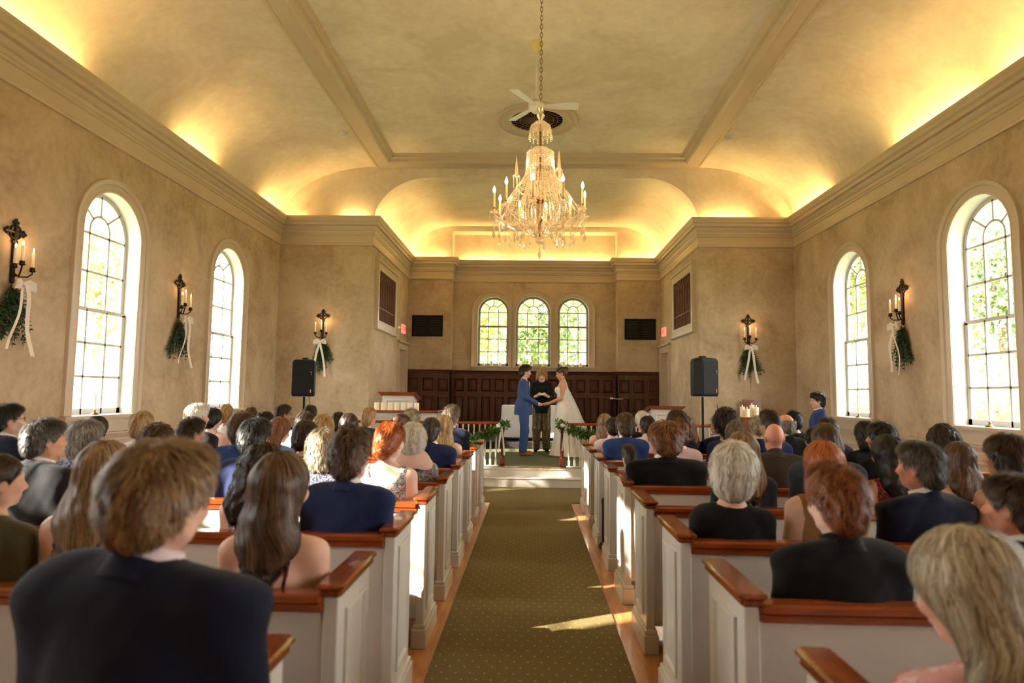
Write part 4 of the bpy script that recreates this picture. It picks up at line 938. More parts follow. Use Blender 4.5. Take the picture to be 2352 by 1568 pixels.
for sd_, m_ in ((1, 'tree_a'), (2, 'tree_b'), (3, 'tree_a'), (4, 'tree_b')):
    me = leaf_cloud(sd_, 7000, (3.2, 3.2, 3.4), .13, 40); me.materials.append(MT[m_]); CR_.append(me)
for sd_, m_ in ((5, 'tree_c'), (6, 'tree_d')):
    me = leaf_cloud(sd_, 9500, (3.2, 3.2, 3.4), .13, 40); me.materials.append(MT[m_]); CR_.append(me)
me = leaf_cloud(9, 3000, (3.2, 3.2, 3.4), .15, 26); me.materials.append(MT['tree_a']); CR_.append(me)
def tree(x, y, h, k, sc, label):
    r = tag(empty('tree', (x, y, -.6)), label, 'tree', 'trees outside the windows')
    c = bpy.data.objects.new('crown', CR_[k]); COL.objects.link(c); c.parent = r; c.location = (0, 0, h); c.scale = (sc, sc, sc); c.rotation_euler = (0, 0, x*1.7+y)
    b = MB(); b.tube([(0, 0, 0), (.1*sc, .05, h*.4), (-.05, .1, h*.75), (.1, 0, h+1.5*sc)], [.28*sc, .22*sc, .16*sc, .05], 10)
    for q in range(5):
        a = q*2.4+x; b.tube([(0, 0, h*(.45+.1*q)), (sc*1.0*math.cos(a), sc*1.0*math.sin(a), h*(.6+.1*q)), (sc*2.3*math.cos(a), sc*2.3*math.sin(a), h*(.75+.1*q))], [.09*sc, .06*sc, .02], 6)
    b.obj('trunk', MT['bark'], r, A30)
tr = random.Random(3)
for x, y, h, k, sc, lb in [
    (-3.4, 28.5, 5.5, 5, .95, 'yellow green leafy tree filling the left chancel window'), (.2, 34, 6, 4, 1.2, 'soft green tree behind the middle chancel window'), (2.3, 27.5, 8.2, 5, .8, 'pale trunked tall tree in the right chancel window'),
    (-1.3, 23.6, 1.6, 4, .5, 'low shrub at the foot of the left chancel window'), (2.6, 23.2, 1.5, 4, .5, 'low shrub at the foot of the right chancel window'), (-5.5, 42, 8, 4, 1.4, 'hazy green tree farthest back on the left of the chancel windows'), (5.5, 41, 8, 4, 1.4, 'hazy green tree farthest back on the right of the chancel windows'),
    (15.5, 21, 6, 4, 1.0, 'green leafy tree filling the near right window'), (10.6, 21.5, 6.5, 5, .8, 'yellow green tree in the far right window'), (23, 31, 9, 2, 1.5, 'large hazy tree farthest beyond the near right window'), (14.5, 30, 8, 3, 1.1, 'yellow tree farther back between the right windows'),
    (11.6, 16.2, 1.4, 3, .5, 'low yellow shrub under the near right window'), (8.6, 17, 1.2, 2, .45, 'low green shrub outside the far right window'),
    (-21, 30, 8, 1, 1.3, 'pale hazy tree beyond the near left window'), (-11.5, 27, 7, 2, .9, 'pale hazy tree beyond the far left window')]:
    tree(x, y, h, k, sc, lb)
tree(-12.6, 4.0, 6.6, 6, .85, 'sparse tree outside the left wall, throwing dappled shade into the room')
# ================================================================ people: signed-distance bodies meshed with surface nets
V = lambda *a: np.array(a, np.float32)
def rc(a, b, ra, rb):
    a, b = V(*a), V(*b); ba = b-a; L2 = float(ba@ba)+1e-9
    def f(x, y, z):
        h = np.clip(((x-a[0])*ba[0]+(y-a[1])*ba[1]+(z-a[2])*ba[2])/L2, 0, 1)
        return np.sqrt((x-a[0]-h*ba[0])**2+(y-a[1]-h*ba[1])**2+(z-a[2]-h*ba[2])**2)-(ra+(rb-ra)*h)
    return f
def el(c, r):
    def f(x, y, z):
        X, Y, Z = (x-c[0]), (y-c[1]), (z-c[2])
        k0 = np.sqrt((X/r[0])**2+(Y/r[1])**2+(Z/r[2])**2); k1 = np.sqrt((X/r[0]**2)**2+(Y/r[1]**2)**2+(Z/r[2]**2)**2)+1e-6
        return k0*(k0-1)/k1
    return f
def smin(a, b, k):
    h = np.maximum(k-np.abs(a-b), 0)/k; return np.minimum(a, b)-h*h*k*.25
def smax(a, b, k): return -smin(-a, -b, k)
def union(fs, k=.03):
    def f(x, y, z):
        d = None
        for g in fs:
            kk = k
            if isinstance(g, tuple): g, kk = g
            v = g(x, y, z); d = v if d is None else smin(d, v, kk)
        return d
    return f
def half(n, p):
    n = np.array(n, float); n /= np.linalg.norm(n)
    return lambda x, y, z: n[0]*(x-p[0])+n[1]*(y-p[1])+n[2]*(z-p[2])
def mir(fn): return [fn(-1), fn(1)]
def axis(lo, hi, base, fine=()):
    p = [lo]
    while p[-1] < hi:
        s = base
        for a, b, f in fine:
            if a <= p[-1] < b: s = min(s, f)
        p.append(p[-1]+s)
    return np.array(p, np.float32)
def nets(f, xs, ys, zs):
    X, Y, Z = np.meshgrid(xs, ys, zs, indexing='ij'); F = f(X, Y, Z).astype(np.float32); del X, Y, Z
    nx, ny, nz = F.shape; S = F < 0
    acc = np.zeros((nx-1, ny-1, nz-1, 3), np.float32); cnt = np.zeros((nx-1, ny-1, nz-1), np.float32)
    ax = (xs, ys, zs)
    for d in range(3):
        o = [a for a in range(3) if a != d]
        for i in (0, 1):
            for j in (0, 1):
                s0 = [0, 0, 0]; s0[o[0]] = i; s0[o[1]] = j; s1 = list(s0); s1[d] = 1
                sl = lambda s: tuple(slice(s[k], F.shape[k]-1+s[k]) for k in range(3))
                A, B = F[sl(s0)], F[sl(s1)]; m = (A < 0) != (B < 0)
                ii = np.nonzero(m)
                if len(ii[0]) == 0: continue
                a, b = A[ii], B[ii]; t = a/(a-b)
                pos = [None]*3
                for k in range(3):
                    base = ax[k][ii[k]+s0[k]]
                    pos[k] = base+(t*(ax[k][ii[k]+1]-ax[k][ii[k]]) if k == d else 0)
                for k in range(3): np.add.at(acc[..., k], ii, pos[k]) if False else acc[..., k].__setitem__(ii, acc[..., k][ii]+pos[k])
                cnt[ii] += 1
    idx = -np.ones(cnt.shape, np.int64); cells = np.nonzero(cnt > 0); idx[cells] = np.arange(len(cells[0]))
    v = acc[cells]/cnt[cells][:, None]
    quads = []
    for d in range(3):
        o = [(d+1) % 3, (d+2) % 3]
        s0 = [slice(1, -1)]*3; s0[d] = slice(0, -1); s1 = [slice(1, -1)]*3; s1[d] = slice(1, None)
        A, B = S[tuple(s0)], S[tuple(s1)]
        for flip, m in ((False, A & ~B), (True, ~A & B)):
            ii = np.array(np.nonzero(m))
            if ii.shape[1] == 0: continue
            c = ii.copy()
            for k in range(3):
                if k != d: c[k] += 1
            def g(di, dj):
                q = c.copy(); q[o[0]] -= di; q[o[1]] -= dj; return idx[q[0], q[1], q[2]]
            q = np.stack([g(1, 1), g(0, 1), g(0, 0), g(1, 0)], 1)
            if flip: q = q[:, ::-1]
            quads.append(q)
    q = np.concatenate(quads); q = q[(q >= 0).all(1)]
    return v.astype(np.float64), q
def npobj(name, v, q, m, parent=None, smooth=True, tone=None, loc=None):
    me = bpy.data.meshes.new(name); n = len(q); k = q.shape[1]
    me.vertices.add(len(v)); me.vertices.foreach_set('co', np.ascontiguousarray(v, np.float32).ravel()); me.loops.add(n*k); me.loops.foreach_set('vertex_index', q.ravel().astype(np.int32))
    me.polygons.add(n); me.polygons.foreach_set('loop_start', np.arange(0, n*k, k, dtype=np.int32)); me.polygons.foreach_set('loop_total', np.full(n, k, np.int32))
    if smooth: me.polygons.foreach_set('use_smooth', np.ones(n, bool))
    if tone is not None: at = me.attributes.new('tone', 'FLOAT', 'POINT'); at.data.foreach_set('value', np.ascontiguousarray(tone, np.float32))
    me.update(calc_edges=True); me.materials.append(m)
    o = bpy.data.objects.new(name, me); COL.objects.link(o)
    if parent: o.parent = parent
    if loc is not None: o.location = loc
    return o

# ---- head in its own frame: centre of skull at 0, face towards +y
def head_prims(fem=False):
    j = .92 if fem else 1
    P = [el((0, -.008, .028), (.077, .097, .092)), (el((0, .030, -.03), (.060*j, .062, .066)), .04), (el((0, .066, -.086), (.024*j, .022, .020)), .035),
         (rc((-.045*j, .02, -.07), (.045*j, .02, -.07), .022, .022), .04),
         (rc((0, .094, .012), (0, .112, -.026), .007, .012), .018), (el((0, .088, -.036), (.021, .016, .011)), .015),
         (el((0, .084, .032), (.05, .018, .013)), .02), (el((.036, .072, -.022), (.024, .02, .02)), .03), (el((-.036, .072, -.022), (.024, .02, .02)), .03),
         (el((0, .090, -.058), (.024, .011, .006)), .006), (el((0, .087, -.069), (.02, .012, .006)), .006)]
    fs = union(P, .02)
    ear = union([el((s*.080, -.004, -.008), (.010, .020, .032)) for s in (-1, 1)]+[el((s*.086, -.010, .004), (.007, .016, .022)) for s in (-1, 1)], .01)
    con = union([el((s*.092, .0, -.006), (.009, .009, .016)) for s in (-1, 1)], .004)
    soc = union([el((s*.034, .094, .014), (.019, .014, .011)) for s in (-1, 1)], .002)
    def f(x, y, z):
        d = smax(fs(x, y, z), -soc(x, y, z), .02)
        return smin(d, smax(ear(x, y, z), -con(x, y, z), .008), .012)
    return f
def shift(f, c): return lambda x, y, z: f(x-c[0], y-c[1], z-c[2])
HC = (0, .125, 1.235)            # head centre of the seated figure
NPIV = np.array([0, .10, 1.10])
def hand_prims(wr, d, s, spread=1.0, curl=.5, up=(0, 0, 1)):
    "palm from the wrist along d; thumb on the side s of the palm"
    wr = np.array(wr, float); d = np.array(d, float); d /= np.linalg.norm(d); up = np.array(up, float); l = np.cross(up, d); l /= np.linalg.norm(l); n = np.cross(d, l)
    P = [rc(wr, wr+d*.03, .024, .026), (rc(wr+d*.03-l*.018, wr+d*.085-l*.024, .016, .012), .02), (rc(wr+d*.03+l*.018, wr+d*.085+l*.024, .016, .012), .02), (rc(wr+d*.03, wr+d*.088, .017, .013), .02)]
    for k, L in enumerate((.062, .072, .068, .052)):
        o = (-.027+.018*k)*s; a = wr+d*.085+l*o; m = a+(d*.62+l*o*.2*spread-n*curl*.35)*L*.62; e = m+(d*(.8-curl*.6)-n*curl)*L*.45
        P += [(rc(a, m, .0088, .0082), .006), (rc(m, e, .0082, .007), .005)]
    a = wr+d*.025-l*s*.022; m = a-l*s*.030+d*.022; e = m+d*.034-l*s*.006-n*.008
    P += [(rc(a, m, .012, .010), .01), (rc(m, e, .010, .008), .006)]
    return P
def seated_groups(fem):
    w = .90 if fem else 1.0
    sh = .172*w
    torso = [el((0, .14, .53), (.175, .13, .13)), (el((0, .135, .70), (.145*w, .108, .16)), .08), (el((0, .115, .90), (.168*w, .118, .17)), .08), (rc((-sh+.02, .10, 1.015), (sh-.02, .10, 1.015), .062*w, .062*w), .06),
             (rc((-.11*w, .095, 1.035), (0, .10, 1.072), .035, .045), .05), (rc((.11*w, .095, 1.035), (0, .10, 1.072), .035, .045), .05)]
    if fem: torso += [(el((-.07, .21, .93), (.065, .06, .065)), .04), (el((.07, .21, .93), (.065, .06, .065)), .04)]
    neck = [(rc((0, .098, 1.06), (0, .118, 1.17), .054*w, .051*w), .04)]
    arms = mir(lambda s: (rc((s*sh, .10, 1.01), (s*(sh+.034), .13, .76), .050*w, .039*w), .05))
    fore = mir(lambda s: (rc((s*(sh+.034), .13, .76), (s*.085, .36, .655), .039*w, .026*w), .03))
    hands = hand_prims((-.085, .36, .655), (.55, .75, -.1), 1)+hand_prims((.085, .36, .665), (-.55, .75, -.1), -1)
    legs = mir(lambda s: (rc((s*.095, .16, .525), (s*.12, .55, .52), .088*w, .062*w), .05))+mir(lambda s: (rc((s*.12, .55, .52), (s*.12, .60, .11), .058, .040), .03))
    feet = mir(lambda s: (rc((s*.12, .59, .05), (s*.13, .73, .03), .042, .030), .03))
    return dict(torso=torso, neck=neck, arms=arms, fore=fore, hands=hands, legs=legs, feet=feet)
GX = lambda c, f: axis(-.34, .34, c, ((-.12, .12, f),))
cache = {}
def seated_body(fem):
    k = ('body', fem)
    if k not in cache:
        g = seated_groups(fem); fs = union(g['torso']+g['neck']+g['arms']+g['fore']+g['hands']+g['legs']+g['feet'], .04)
        hd = shift(head_prims(fem), HC); f = lambda x, y, z: smin(fs(x, y, z), hd(x, y, z), .03)
        cache[k] = nets(f, axis(-.30, .30, .014, ((-.10, .10, .008),)), axis(-.06, .78, .016, ((-.0, .26, .009),)), axis(-.01, 1.375, .017, ((1.08, 1.38, .0075), (.60, .70, .010))))
    return cache[k]
NECKS = {}
def garment(kind, fem):
    "returns list of (part name, vertices, quads)"
    k = (kind, fem)
    if k in cache: return cache[k]
    g = seated_groups(fem); out = []
    X, Y = axis(-.34, .34, .013), axis(-.07, .50, .013)
    neckcut = lambda r, zb: union([rc((0, .10, zb), (0, .135, zb+.3), r, r)])
    arms, fore = g['arms'], g['fore']
    def off(fs, o, *cuts, k=.008):
        f = union(fs, .05)
        def h(x, y, z):
            d = f(x, y, z)-o
            for c in cuts: d = smax(d, c(x, y, z), k)
            return d
        return h
    nc = lambda r, zb: (lambda x, y, z: -np.maximum(np.sqrt(x*x+(y-.105-(z-1.1)*.2)**2)-r, zb-z))
    if kind in ('suit', 'shirt'):
        pads = mir(lambda s: (rc((s*.12, .10, 1.045), (s*.190, .10, 1.034), .045, .045), .035)) if kind == 'suit' else []
        f = off(g['torso']+arms+fore+pads, .016 if kind == 'suit' else .009, half((0, 0, -1), (0, 0, .44)), nc(.066, 1.098), half((0, 1, -.1), (0, .345, .66)) if False else half((0, 1, 0), (0, .37, 0)))
        out.append(('suit_jacket' if kind == 'suit' else 'shirt',)+nets(f, X, Y, axis(.42, 1.16, .014, ((1.0, 1.16, .010),))))
    elif kind == 'top':       # long sleeved blouse, round neck
        f = off(g['torso']+arms+fore, .009, half((0, 0, -1), (0, 0, .44)), nc(.074, 1.092), half((0, 1, 0), (0, .36, 0)))
        out.append(('blouse',)+nets(f, X, Y, axis(.42, 1.15, .014)))
    elif kind == 'dress':     # sleeveless, covers the shoulders' inner part, scooped back
        f = off(g['torso'], .008, half((0, 0, -1), (0, 0, .42)), lambda x, y, z: -(np.sqrt(x*x+((z-1.10)*.8)**2)-.105), half((0, 0, 1), (0, 0, 1.09)), lambda x, y, z: np.abs(x)-.155)
        out.append(('dress',)+nets(f, X, Y, axis(.40, 1.12, .014, ((.92, 1.12, .010),))))
    elif kind == 'strap':     # low back with two thin straps
        f = off(g['torso'], .007, half((0, 0, -1), (0, 0, .42)), half((0, -.25, 1), (0, .02, .88)))
        out.append(('dress',)+nets(f, X, Y, axis(.40, 1.05, .014)))
        t = union(g['torso']+g['neck'], .05)
        def sf(x, y, z):
            d = np.abs(t(x, y, z)-.002)-.0035; return np.maximum(np.maximum(d, np.abs(np.abs(x)-.075-.10*np.maximum(0, z-.9))-.006), np.maximum(.86-z, z-1.12))
        out.append(('shoulder_strap',)+nets(sf, axis(-.14, .14, .0045), axis(-.04, .26, .0045), axis(.85, 1.12, .006)))
    if kind in ('suit', 'shirt', 'top'):
        f = union([(a[0], a[1]) for a in g['legs']], .05); ff = lambda x, y, z: smax(f(x, y, z)-.012, .09-z, .01)
        out.append(('trousers',)+nets(ff, axis(-.24, .24, .018), axis(.02, .70, .018), axis(.05, .66, .018)))
        fe = union(g['feet'], .02); out.append(('shoes',)+nets(lambda x, y, z: fe(x, y, z)-.008, axis(-.2, .2, .014), axis(.52, .80, .014), axis(-.01, .12, .014)))
    else:
        f = union([g['legs'][0], g['legs'][1]], .12); f2 = lambda x, y, z: smax(f(x, y, z)-.022, y-.60, .02)
        out.append(('skirt',)+nets(f2, axis(-.26, .26, .018), axis(.02, .66, .018), axis(.38, .66, .018)))
    cache[k] = out; return out
def collar(kind):
    "stand-up collars as lofted rings, seated frame"
    b = MB()
    def ring(r, z, fy, dz): return [(r*math.sin(t), .104+(z-1.09)*.22+r*1.02*-math.cos(t), z-dz*(1-math.cos(t))/2) for t in [2*PI*i/28 for i in range(28)]]
    if kind == 'shirt_collar': rs = [ring(.062, 1.09, 0, .03), ring(.062, 1.135, 0, .04), ring(.0605, 1.156, 0, .05), ring(.0645, 1.160, 0, .05), ring(.0685, 1.14, 0, .05), ring(.0715, 1.11, 0, .05), ring(.070, 1.085, 0, .04)]
    else: rs = [ring(.092, 1.092, 0, .09), ring(.084, 1.108, 0, .09), ring(.076, 1.134, 0, .08), ring(.073, 1.139, 0, .08), ring(.070, 1.132, 0, .08), ring(.070, 1.09, 0, .08)]
    b.loft(rs); return np.array(b.v), np.array(b.f)

# ---- hair
def hair_fn(style):
    "SDF in head frame"
    face = half((0, .745, -.667), (0, .010, -.018))
    base = lambda t, top=1.0: el((0, -.012, .030), (.079+t, .100+t, .092+t*top))
    fr = half((0, .60, -.8), (0, .040, -.035))
    earc = union([el((s*.088, .012, -.012), (.024, .030, .040)) for s in (-1, 1)], .01)
    def cutted(f, cuts, k=.012):
        def h(x, y, z):
            d = f(x, y, z)
            for c in cuts: d = smax(d, c(x, y, z), k)
            return d
        return h
    nape = lambda zz: half((0, .25, -1), (0, -.07, zz))
    nob = lambda x, y, z: -earc(x, y, z)
    if style == 'short': return cutted(union([base(.010, 1.3), (el((0, .01, .085), (.066, .085, .045)), .03), (el((0, -.065, -.045), (.060, .045, .05)), .04)]), [face, nape(-.090), nob])
    if style == 'full': return cutted(union([base(.015, 1.5), (el((0, .015, .098), (.076, .094, .055)), .03), (el((0, -.062, -.035), (.060, .046, .055)), .04)]), [face, nape(-.092), nob, lambda x, y, z: np.abs(x)-.062-np.maximum(0, z+.085)*.75])
    if style == 'buzz': return cutted(union([base(.004, 1.0), (el((0, -.065, -.045), (.055, .042, .045)), .04)]), [face, nape(-.088), nob])
    if style == 'fringe': return cutted(union([base(.006), (el((0, -.065, -.045), (.055, .042, .045)), .04)]), [face, nape(-.09), nob, half((0, .15, 1), (0, -.05, .045))])
    if style == 'crop_f': return cutted(union([base(.016, 1.3), (el((0, -.07, -.035), (.072, .055, .062)), .04)]), [face, nape(-.10)])
    if style == 'bob': return cutted(union([base(.018, 1.2), (rc((-.035, -.02, .0), (-.045, -.03, -.10), .066, .062), .04), (rc((.035, -.02, .0), (.045, -.03, -.10), .066, .062), .04), (el((0, -.05, -.07), (.085, .075, .085)), .04)]), [half((0, .80, -.6), (0, .045, -.02)), half((0, 0, -1), (0, 0, -.145))], .02)
    if style == 'puff': return cutted(union([base(.024, 1.5), (el((0, -.035, .02), (.100, .10, .10)), .04), (el((0, -.06, -.055), (.08, .06, .065)), .04)]), [half((0, .78, -.62), (0, .035, -.02)), nape(-.115)], .02)
    if style in ('long', 'long_curly', 'halfup'):
        w = {'long': 1, 'long_curly': 1.22, 'halfup': .92}[style]
        f = [base(.016, 1.2), (rc((-.04*w, -.03, .01), (-.058*w, -.06, -.16), .062*w, .062*w), .04), (rc((.04*w, -.03, .01), (.058*w, -.06, -.16), .062*w, .062*w), .04),
             (rc((-.05*w, -.065, -.15), (-.06*w, -.105, -.36), .055*w, .030), .05), (rc((.05*w, -.065, -.15), (.06*w, -.105, -.36), .055*w, .030), .05), (rc((0, -.06, -.1), (0, -.110, -.40), .07*w, .030), .06)]
        if style == 'halfup': f += [(el((0, -.118, .015), (.034, .022, .026)), .01)]
        return cutted(union(f), [half((0, .80, -.6), (0, .040, -.025))], .02)
    if style == 'bun': return cutted(union([base(.013), (el((0, -.125, -.005), (.046, .040, .044)), .018), (el((0, -.07, -.03), (.066, .05, .055)), .04)]), [face, nape(-.085), nob])
    if style == 'lowbun': return cutted(union([base(.013), (el((0, -.115, -.055), (.052, .042, .044)), .02), (el((0, -.07, -.03), (.068, .05, .055)), .04)]), [face, nape(-.12), nob])
    if style == 'topbun': return cutted(union([base(.012), (el((0, -.085, .085), (.044, .042, .042)), .016), (el((0, -.07, -.03), (.062, .05, .055)), .04)]), [face, nape(-.085), nob])
    if style == 'updo': return cutted(union([base(.011), (el((0, -.105, .070), (.040, .036, .038)), .014), (el((0, -.06, -.02), (.060, .045, .05)), .04)]), [face, half((0, .5, -1), (0, -.07, -.055)), nob])
    if style == 'pony': return cutted(union([base(.012), (el((0, -.07, -.04), (.066, .05, .055)), .04), (rc((0, -.11, -.05), (0, -.135, -.12), .034, .04), .02), (rc((0, -.135, -.12), (.01, -.13, -.30), .04, .016), .03)]), [face, nob])
    raise KeyError(style)
CURLY = {'long_curly': .011, 'puffcurl': .009, 'shortcurl': .007}
def hair_mesh(style, curl=0.0, dense=1.0, messy=.3, seed=0):
    k = ('hair', style, curl, dense, messy, seed)
    if k in cache: return cache[k]
    f0 = hair_fn(style); rg = np.random.RandomState(seed+11)
    ph = rg.uniform(0, 6, 6)
    amp = .0035+curl*.5
    def f(x, y, z):
        n = np.sin(x*70+ph[0]+2*np.sin(z*23))*np.sin(y*62+ph[1]+2*np.sin(x*31))*np.sin(z*48+ph[2]+1.5*np.sin(y*27))
        return f0(x, y, z)+amp*n
    lo = -.46 if style.startswith('long') or style in ('halfup', 'pony') else -.19
    st = .0085
    v, q = nets(f, axis(-.15, .15, st), axis(-.19, .15, st), axis(lo, .17, st))
    # strands
    eps = .003
    def F(p): return f(p[:, 0], p[:, 1], p[:, 2])
    def G(p):
        g = np.stack([F(p+np.array(e)*eps)-F(p-np.array(e)*eps) for e in ((1, 0, 0), (0, 1, 0), (0, 0, 1))], 1)
        return g/(np.linalg.norm(g, axis=1)[:, None]+1e-9)
    ns = int((2600 if lo < -.3 else 1500)*dense)
    ok = (.745*(v[:, 1]-.010)-.667*(v[:, 2]+.018) < -.007) if lo > -.3 and style != 'bob' else (.80*(v[:, 1]-.042)-.6*(v[:, 2]+.022) < -.008)
    if style not in ('bob', 'puff', 'crop_f') and lo > -.3: ok &= ~((np.abs(v[:, 0]) > .055) & (((v[:, 1]-.012)/.034)**2+((v[:, 2]+.012)/.046)**2 < 1))
    cand = np.nonzero(ok)[0]; pick = cand[rg.randint(0, len(cand), ns)]; p = v[pick].copy(); long_ = lo < -.3
    steps = 12 if long_ else 8; L = (.19 if long_ else .045) if style not in ('bun', 'lowbun', 'topbun', 'pony', 'updo') else .05
    L = L*rg.uniform(.6, 1.3, ns)[:, None]; ds = L/steps
    crown = np.array([.008, -.055, .13]); jit = rg.normal(0, messy, (ns, 3)); hgt = rg.uniform(.0, .005+.004*messy, ns)[:, None]
    pts = []; phase = rg.uniform(0, 6, ns)[:, None]
    for i in range(steps+1):
        g = G(p); d = F(p)[:, None]; pj = np.where(p[:, 2:3] < -.33, .15, 1.0) if long_ else 1.0; p = p-g*(d-hgt-(.005+.020*messy if not long_ else .002)*(i/steps))*pj
        away = p-crown
        flow = away*np.array([1, 1, .5])/(np.linalg.norm(away, axis=1)[:, None]+.02)+np.array([0, -.15, -1.1 if not style.endswith('bun') else -.2])
        if style in ('bun', 'lowbun', 'pony', 'topbun', 'updo'):
            bc = {'bun': (0, -.13, 0), 'lowbun': (0, -.12, -.055), 'pony': (0, -.11, -.05), 'topbun': (0, -.085, .09), 'updo': (0, -.11, .072)}[style]; tb = np.array(bc)-p; flow = tb/(np.linalg.norm(tb, axis=1)[:, None]+.01)
            if style == 'pony': flow = np.where(p[:, 2:3] < -.07, np.array([[0, 0, -1.]]), flow)
            swirl = np.cross(p-np.array(bc), np.array([0, 1, .2])); near = np.exp(-((p-np.array(bc))**2).sum(1)/.0022)[:, None]; flow = flow*(1-near)+near*swirl/(np.linalg.norm(swirl, axis=1)[:, None]+.004)
        flow = flow+jit*.6+curl*90*np.sin(phase+i*1.5+np.array([[0, 2.1, 4.2]]))*.6
        flow -= g*(flow*g).sum(1)[:, None]; flow /= np.linalg.norm(flow, axis=1)[:, None]+1e-6
        wd = np.cross(flow, g); cu = curl*(.9 if long_ else .6)*min(1, i/2); pts.append((p+wd*cu*np.sin(phase+i*2.1)+g*cu*(.4+.6*np.cos(phase+i*2.1)), wd, i/steps)); p = p+flow*ds
    w0 = .0030 if not long_ else .0034
    vs = []; 
    for pp, wd, t in pts:
        ww = w0*(1-.75*t**2)/max(.7, dense**.5); vs.append(pp-wd*ww); vs.append(pp+wd*ww)
    vs = np.stack(vs, 1); m = vs.shape[1]; sv = vs.reshape(-1, 3); base = np.arange(ns)[:, None]*m
    qs = np.concatenate([np.stack([base[:, 0]+2*i, base[:, 0]+2*i+1, base[:, 0]+2*i+3, base[:, 0]+2*i+2], 1) for i in range(steps)])
    n0 = len(v); V_ = np.concatenate([v, sv]); Q_ = np.concatenate([q, qs+n0])
    # streak tone: coherent lengthwise so strands read as locks
    tb = .38+.10*np.sin(v[:, 0]*90+3*np.sin(v[:, 2]*9))
    ts = np.repeat(np.clip(.5+.16*np.sin(v[pick][:, 0]*120+ph[3])+rg.normal(0, .17, ns), 0, 1), m)
    cache[k] = (V_, Q_, np.concatenate([tb, ts])); return cache[k]
HM = {}
def hair_mat(name, dark, mid, light, rough=.42):
    if name in HM: return HM[name]
    m = mat('hair_'+name, mid, rough, spec=.45); n = m.node_tree; b = n.nodes['Principled BSDF']
    at = n.nodes.new('ShaderNodeAttribute'); at.attribute_name = 'tone'; r = n.nodes.new('ShaderNodeValToRGB')
    r.color_ramp.elements[0].color = dark; r.color_ramp.elements[1].color = light; r.color_ramp.elements[0].position = .1; r.color_ramp.elements[1].position = .95
    e = r.color_ramp.elements.new(.5); e.color = mid
    n.links.new(at.outputs['Fac'], r.inputs[0]); n.links.new(r.outputs[0], b.inputs['Base Color']); b.inputs['Anisotropic'].default_value = .5
    HM[name] = m; return m
HC_ = {'black': ((14, 13, 13), (24, 22, 22), (52, 50, 52)), 'dark': ((26, 18, 14), (46, 33, 26), (84, 62, 48)), 'brown': ((48, 32, 22), (82, 57, 40), (132, 98, 72)), 'lightbrown': ((78, 56, 36), (126, 96, 66), (180, 146, 106)),
       'blond': ((130, 98, 60), (186, 150, 100), (228, 198, 150)), 'red': ((82, 42, 20), (130, 70, 36), (178, 112, 66)), 'auburn': ((78, 42, 24), (124, 74, 44), (172, 116, 76)), 'grey': ((84, 78, 72), (140, 132, 124), (196, 188, 178)),
       'white': ((168, 158, 142), (222, 212, 194), (248, 242, 230)), 'greyblond': ((100, 88, 66), (164, 150, 124), (222, 212, 190)), 'darkgrey': ((34, 31, 29), (62, 57, 53), (116, 110, 104)), 'greybrown': ((60, 48, 38), (98, 82, 68), (148, 132, 114)), 'orange': ((110, 48, 14), (170, 86, 34), (214, 132, 70))}
for k_, (a_, b_, c_) in HC_.items(): hair_mat(k_, lin(*a_), lin(*b_), lin(*c_))
SKIN = {'fair': mat('skin_fair', lin(222, 172, 146), .5, sub=.12, noise=(14, lin(230, 184, 160), .3, .7)), 'pale': mat('skin_pale', lin(232, 190, 168), .5, sub=.12, noise=(14, lin(238, 200, 180), .3, .7)), 'tan': mat('skin_tan', lin(198, 144, 110), .5, sub=.12, noise=(14, lin(208, 156, 122), .3, .7)),
        'ruddy': mat('skin_ruddy', lin(206, 140, 114), .5, sub=.12, noise=(14, lin(220, 156, 130), .3, .7)), 'brown': mat('skin_brown', lin(110, 68, 46), .45, sub=.08, noise=(14, lin(124, 80, 56), .3, .7))}
def pattern(name, base, cols, scale=26, thr=.45):
    m = mat(name, base, .75); n = m.node_tree; b = n.nodes['Principled BSDF']; t = n.nodes.new('ShaderNodeTexCoord'); v = n.nodes.new('ShaderNodeTexVoronoi'); v.inputs['Scale'].default_value = scale
    nz = n.nodes.new('ShaderNodeTexNoise'); nz.inputs['Scale'].default_value = scale*.6; mixv = n.nodes.new('ShaderNodeMix'); mixv.data_type = 'RGBA'; mixv.inputs['Factor'].default_value = .25
    n.links.new(t.outputs['Object'], mixv.inputs[6]); n.links.new(nz.outputs['Color'], mixv.inputs[7]); n.links.new(t.outputs['Object'], nz.inputs[0]); n.links.new(mixv.outputs[2], v.inputs['Vector'])
    s = n.nodes.new('ShaderNodeSeparateColor'); n.links.new(v.outputs['Color'], s.inputs[0]); r = n.nodes.new('ShaderNodeValToRGB'); r.color_ramp.interpolation = 'CONSTANT'
    els = r.color_ramp.elements; els[0].color = base; els[0].position = 0; els[1].position = thr; els[1].color = cols[0]
    for i, c in enumerate(cols[1:]): e = els.new(thr+(1-thr)*(i+1)/len(cols)); e.color = c
    n.links.new(s.outputs[0], r.inputs[0]); n.links.new(r.outputs[0], b.inputs['Base Color']); return m
def fabric(name, c, rough=.9, sheen=.06): return mat(name, lin(*c), rough, spec=.22, bump=(260, .15, .001), sheen=sheen, noise=(5, lin(*[min(255, x+6) for x in c]), .3, .7))
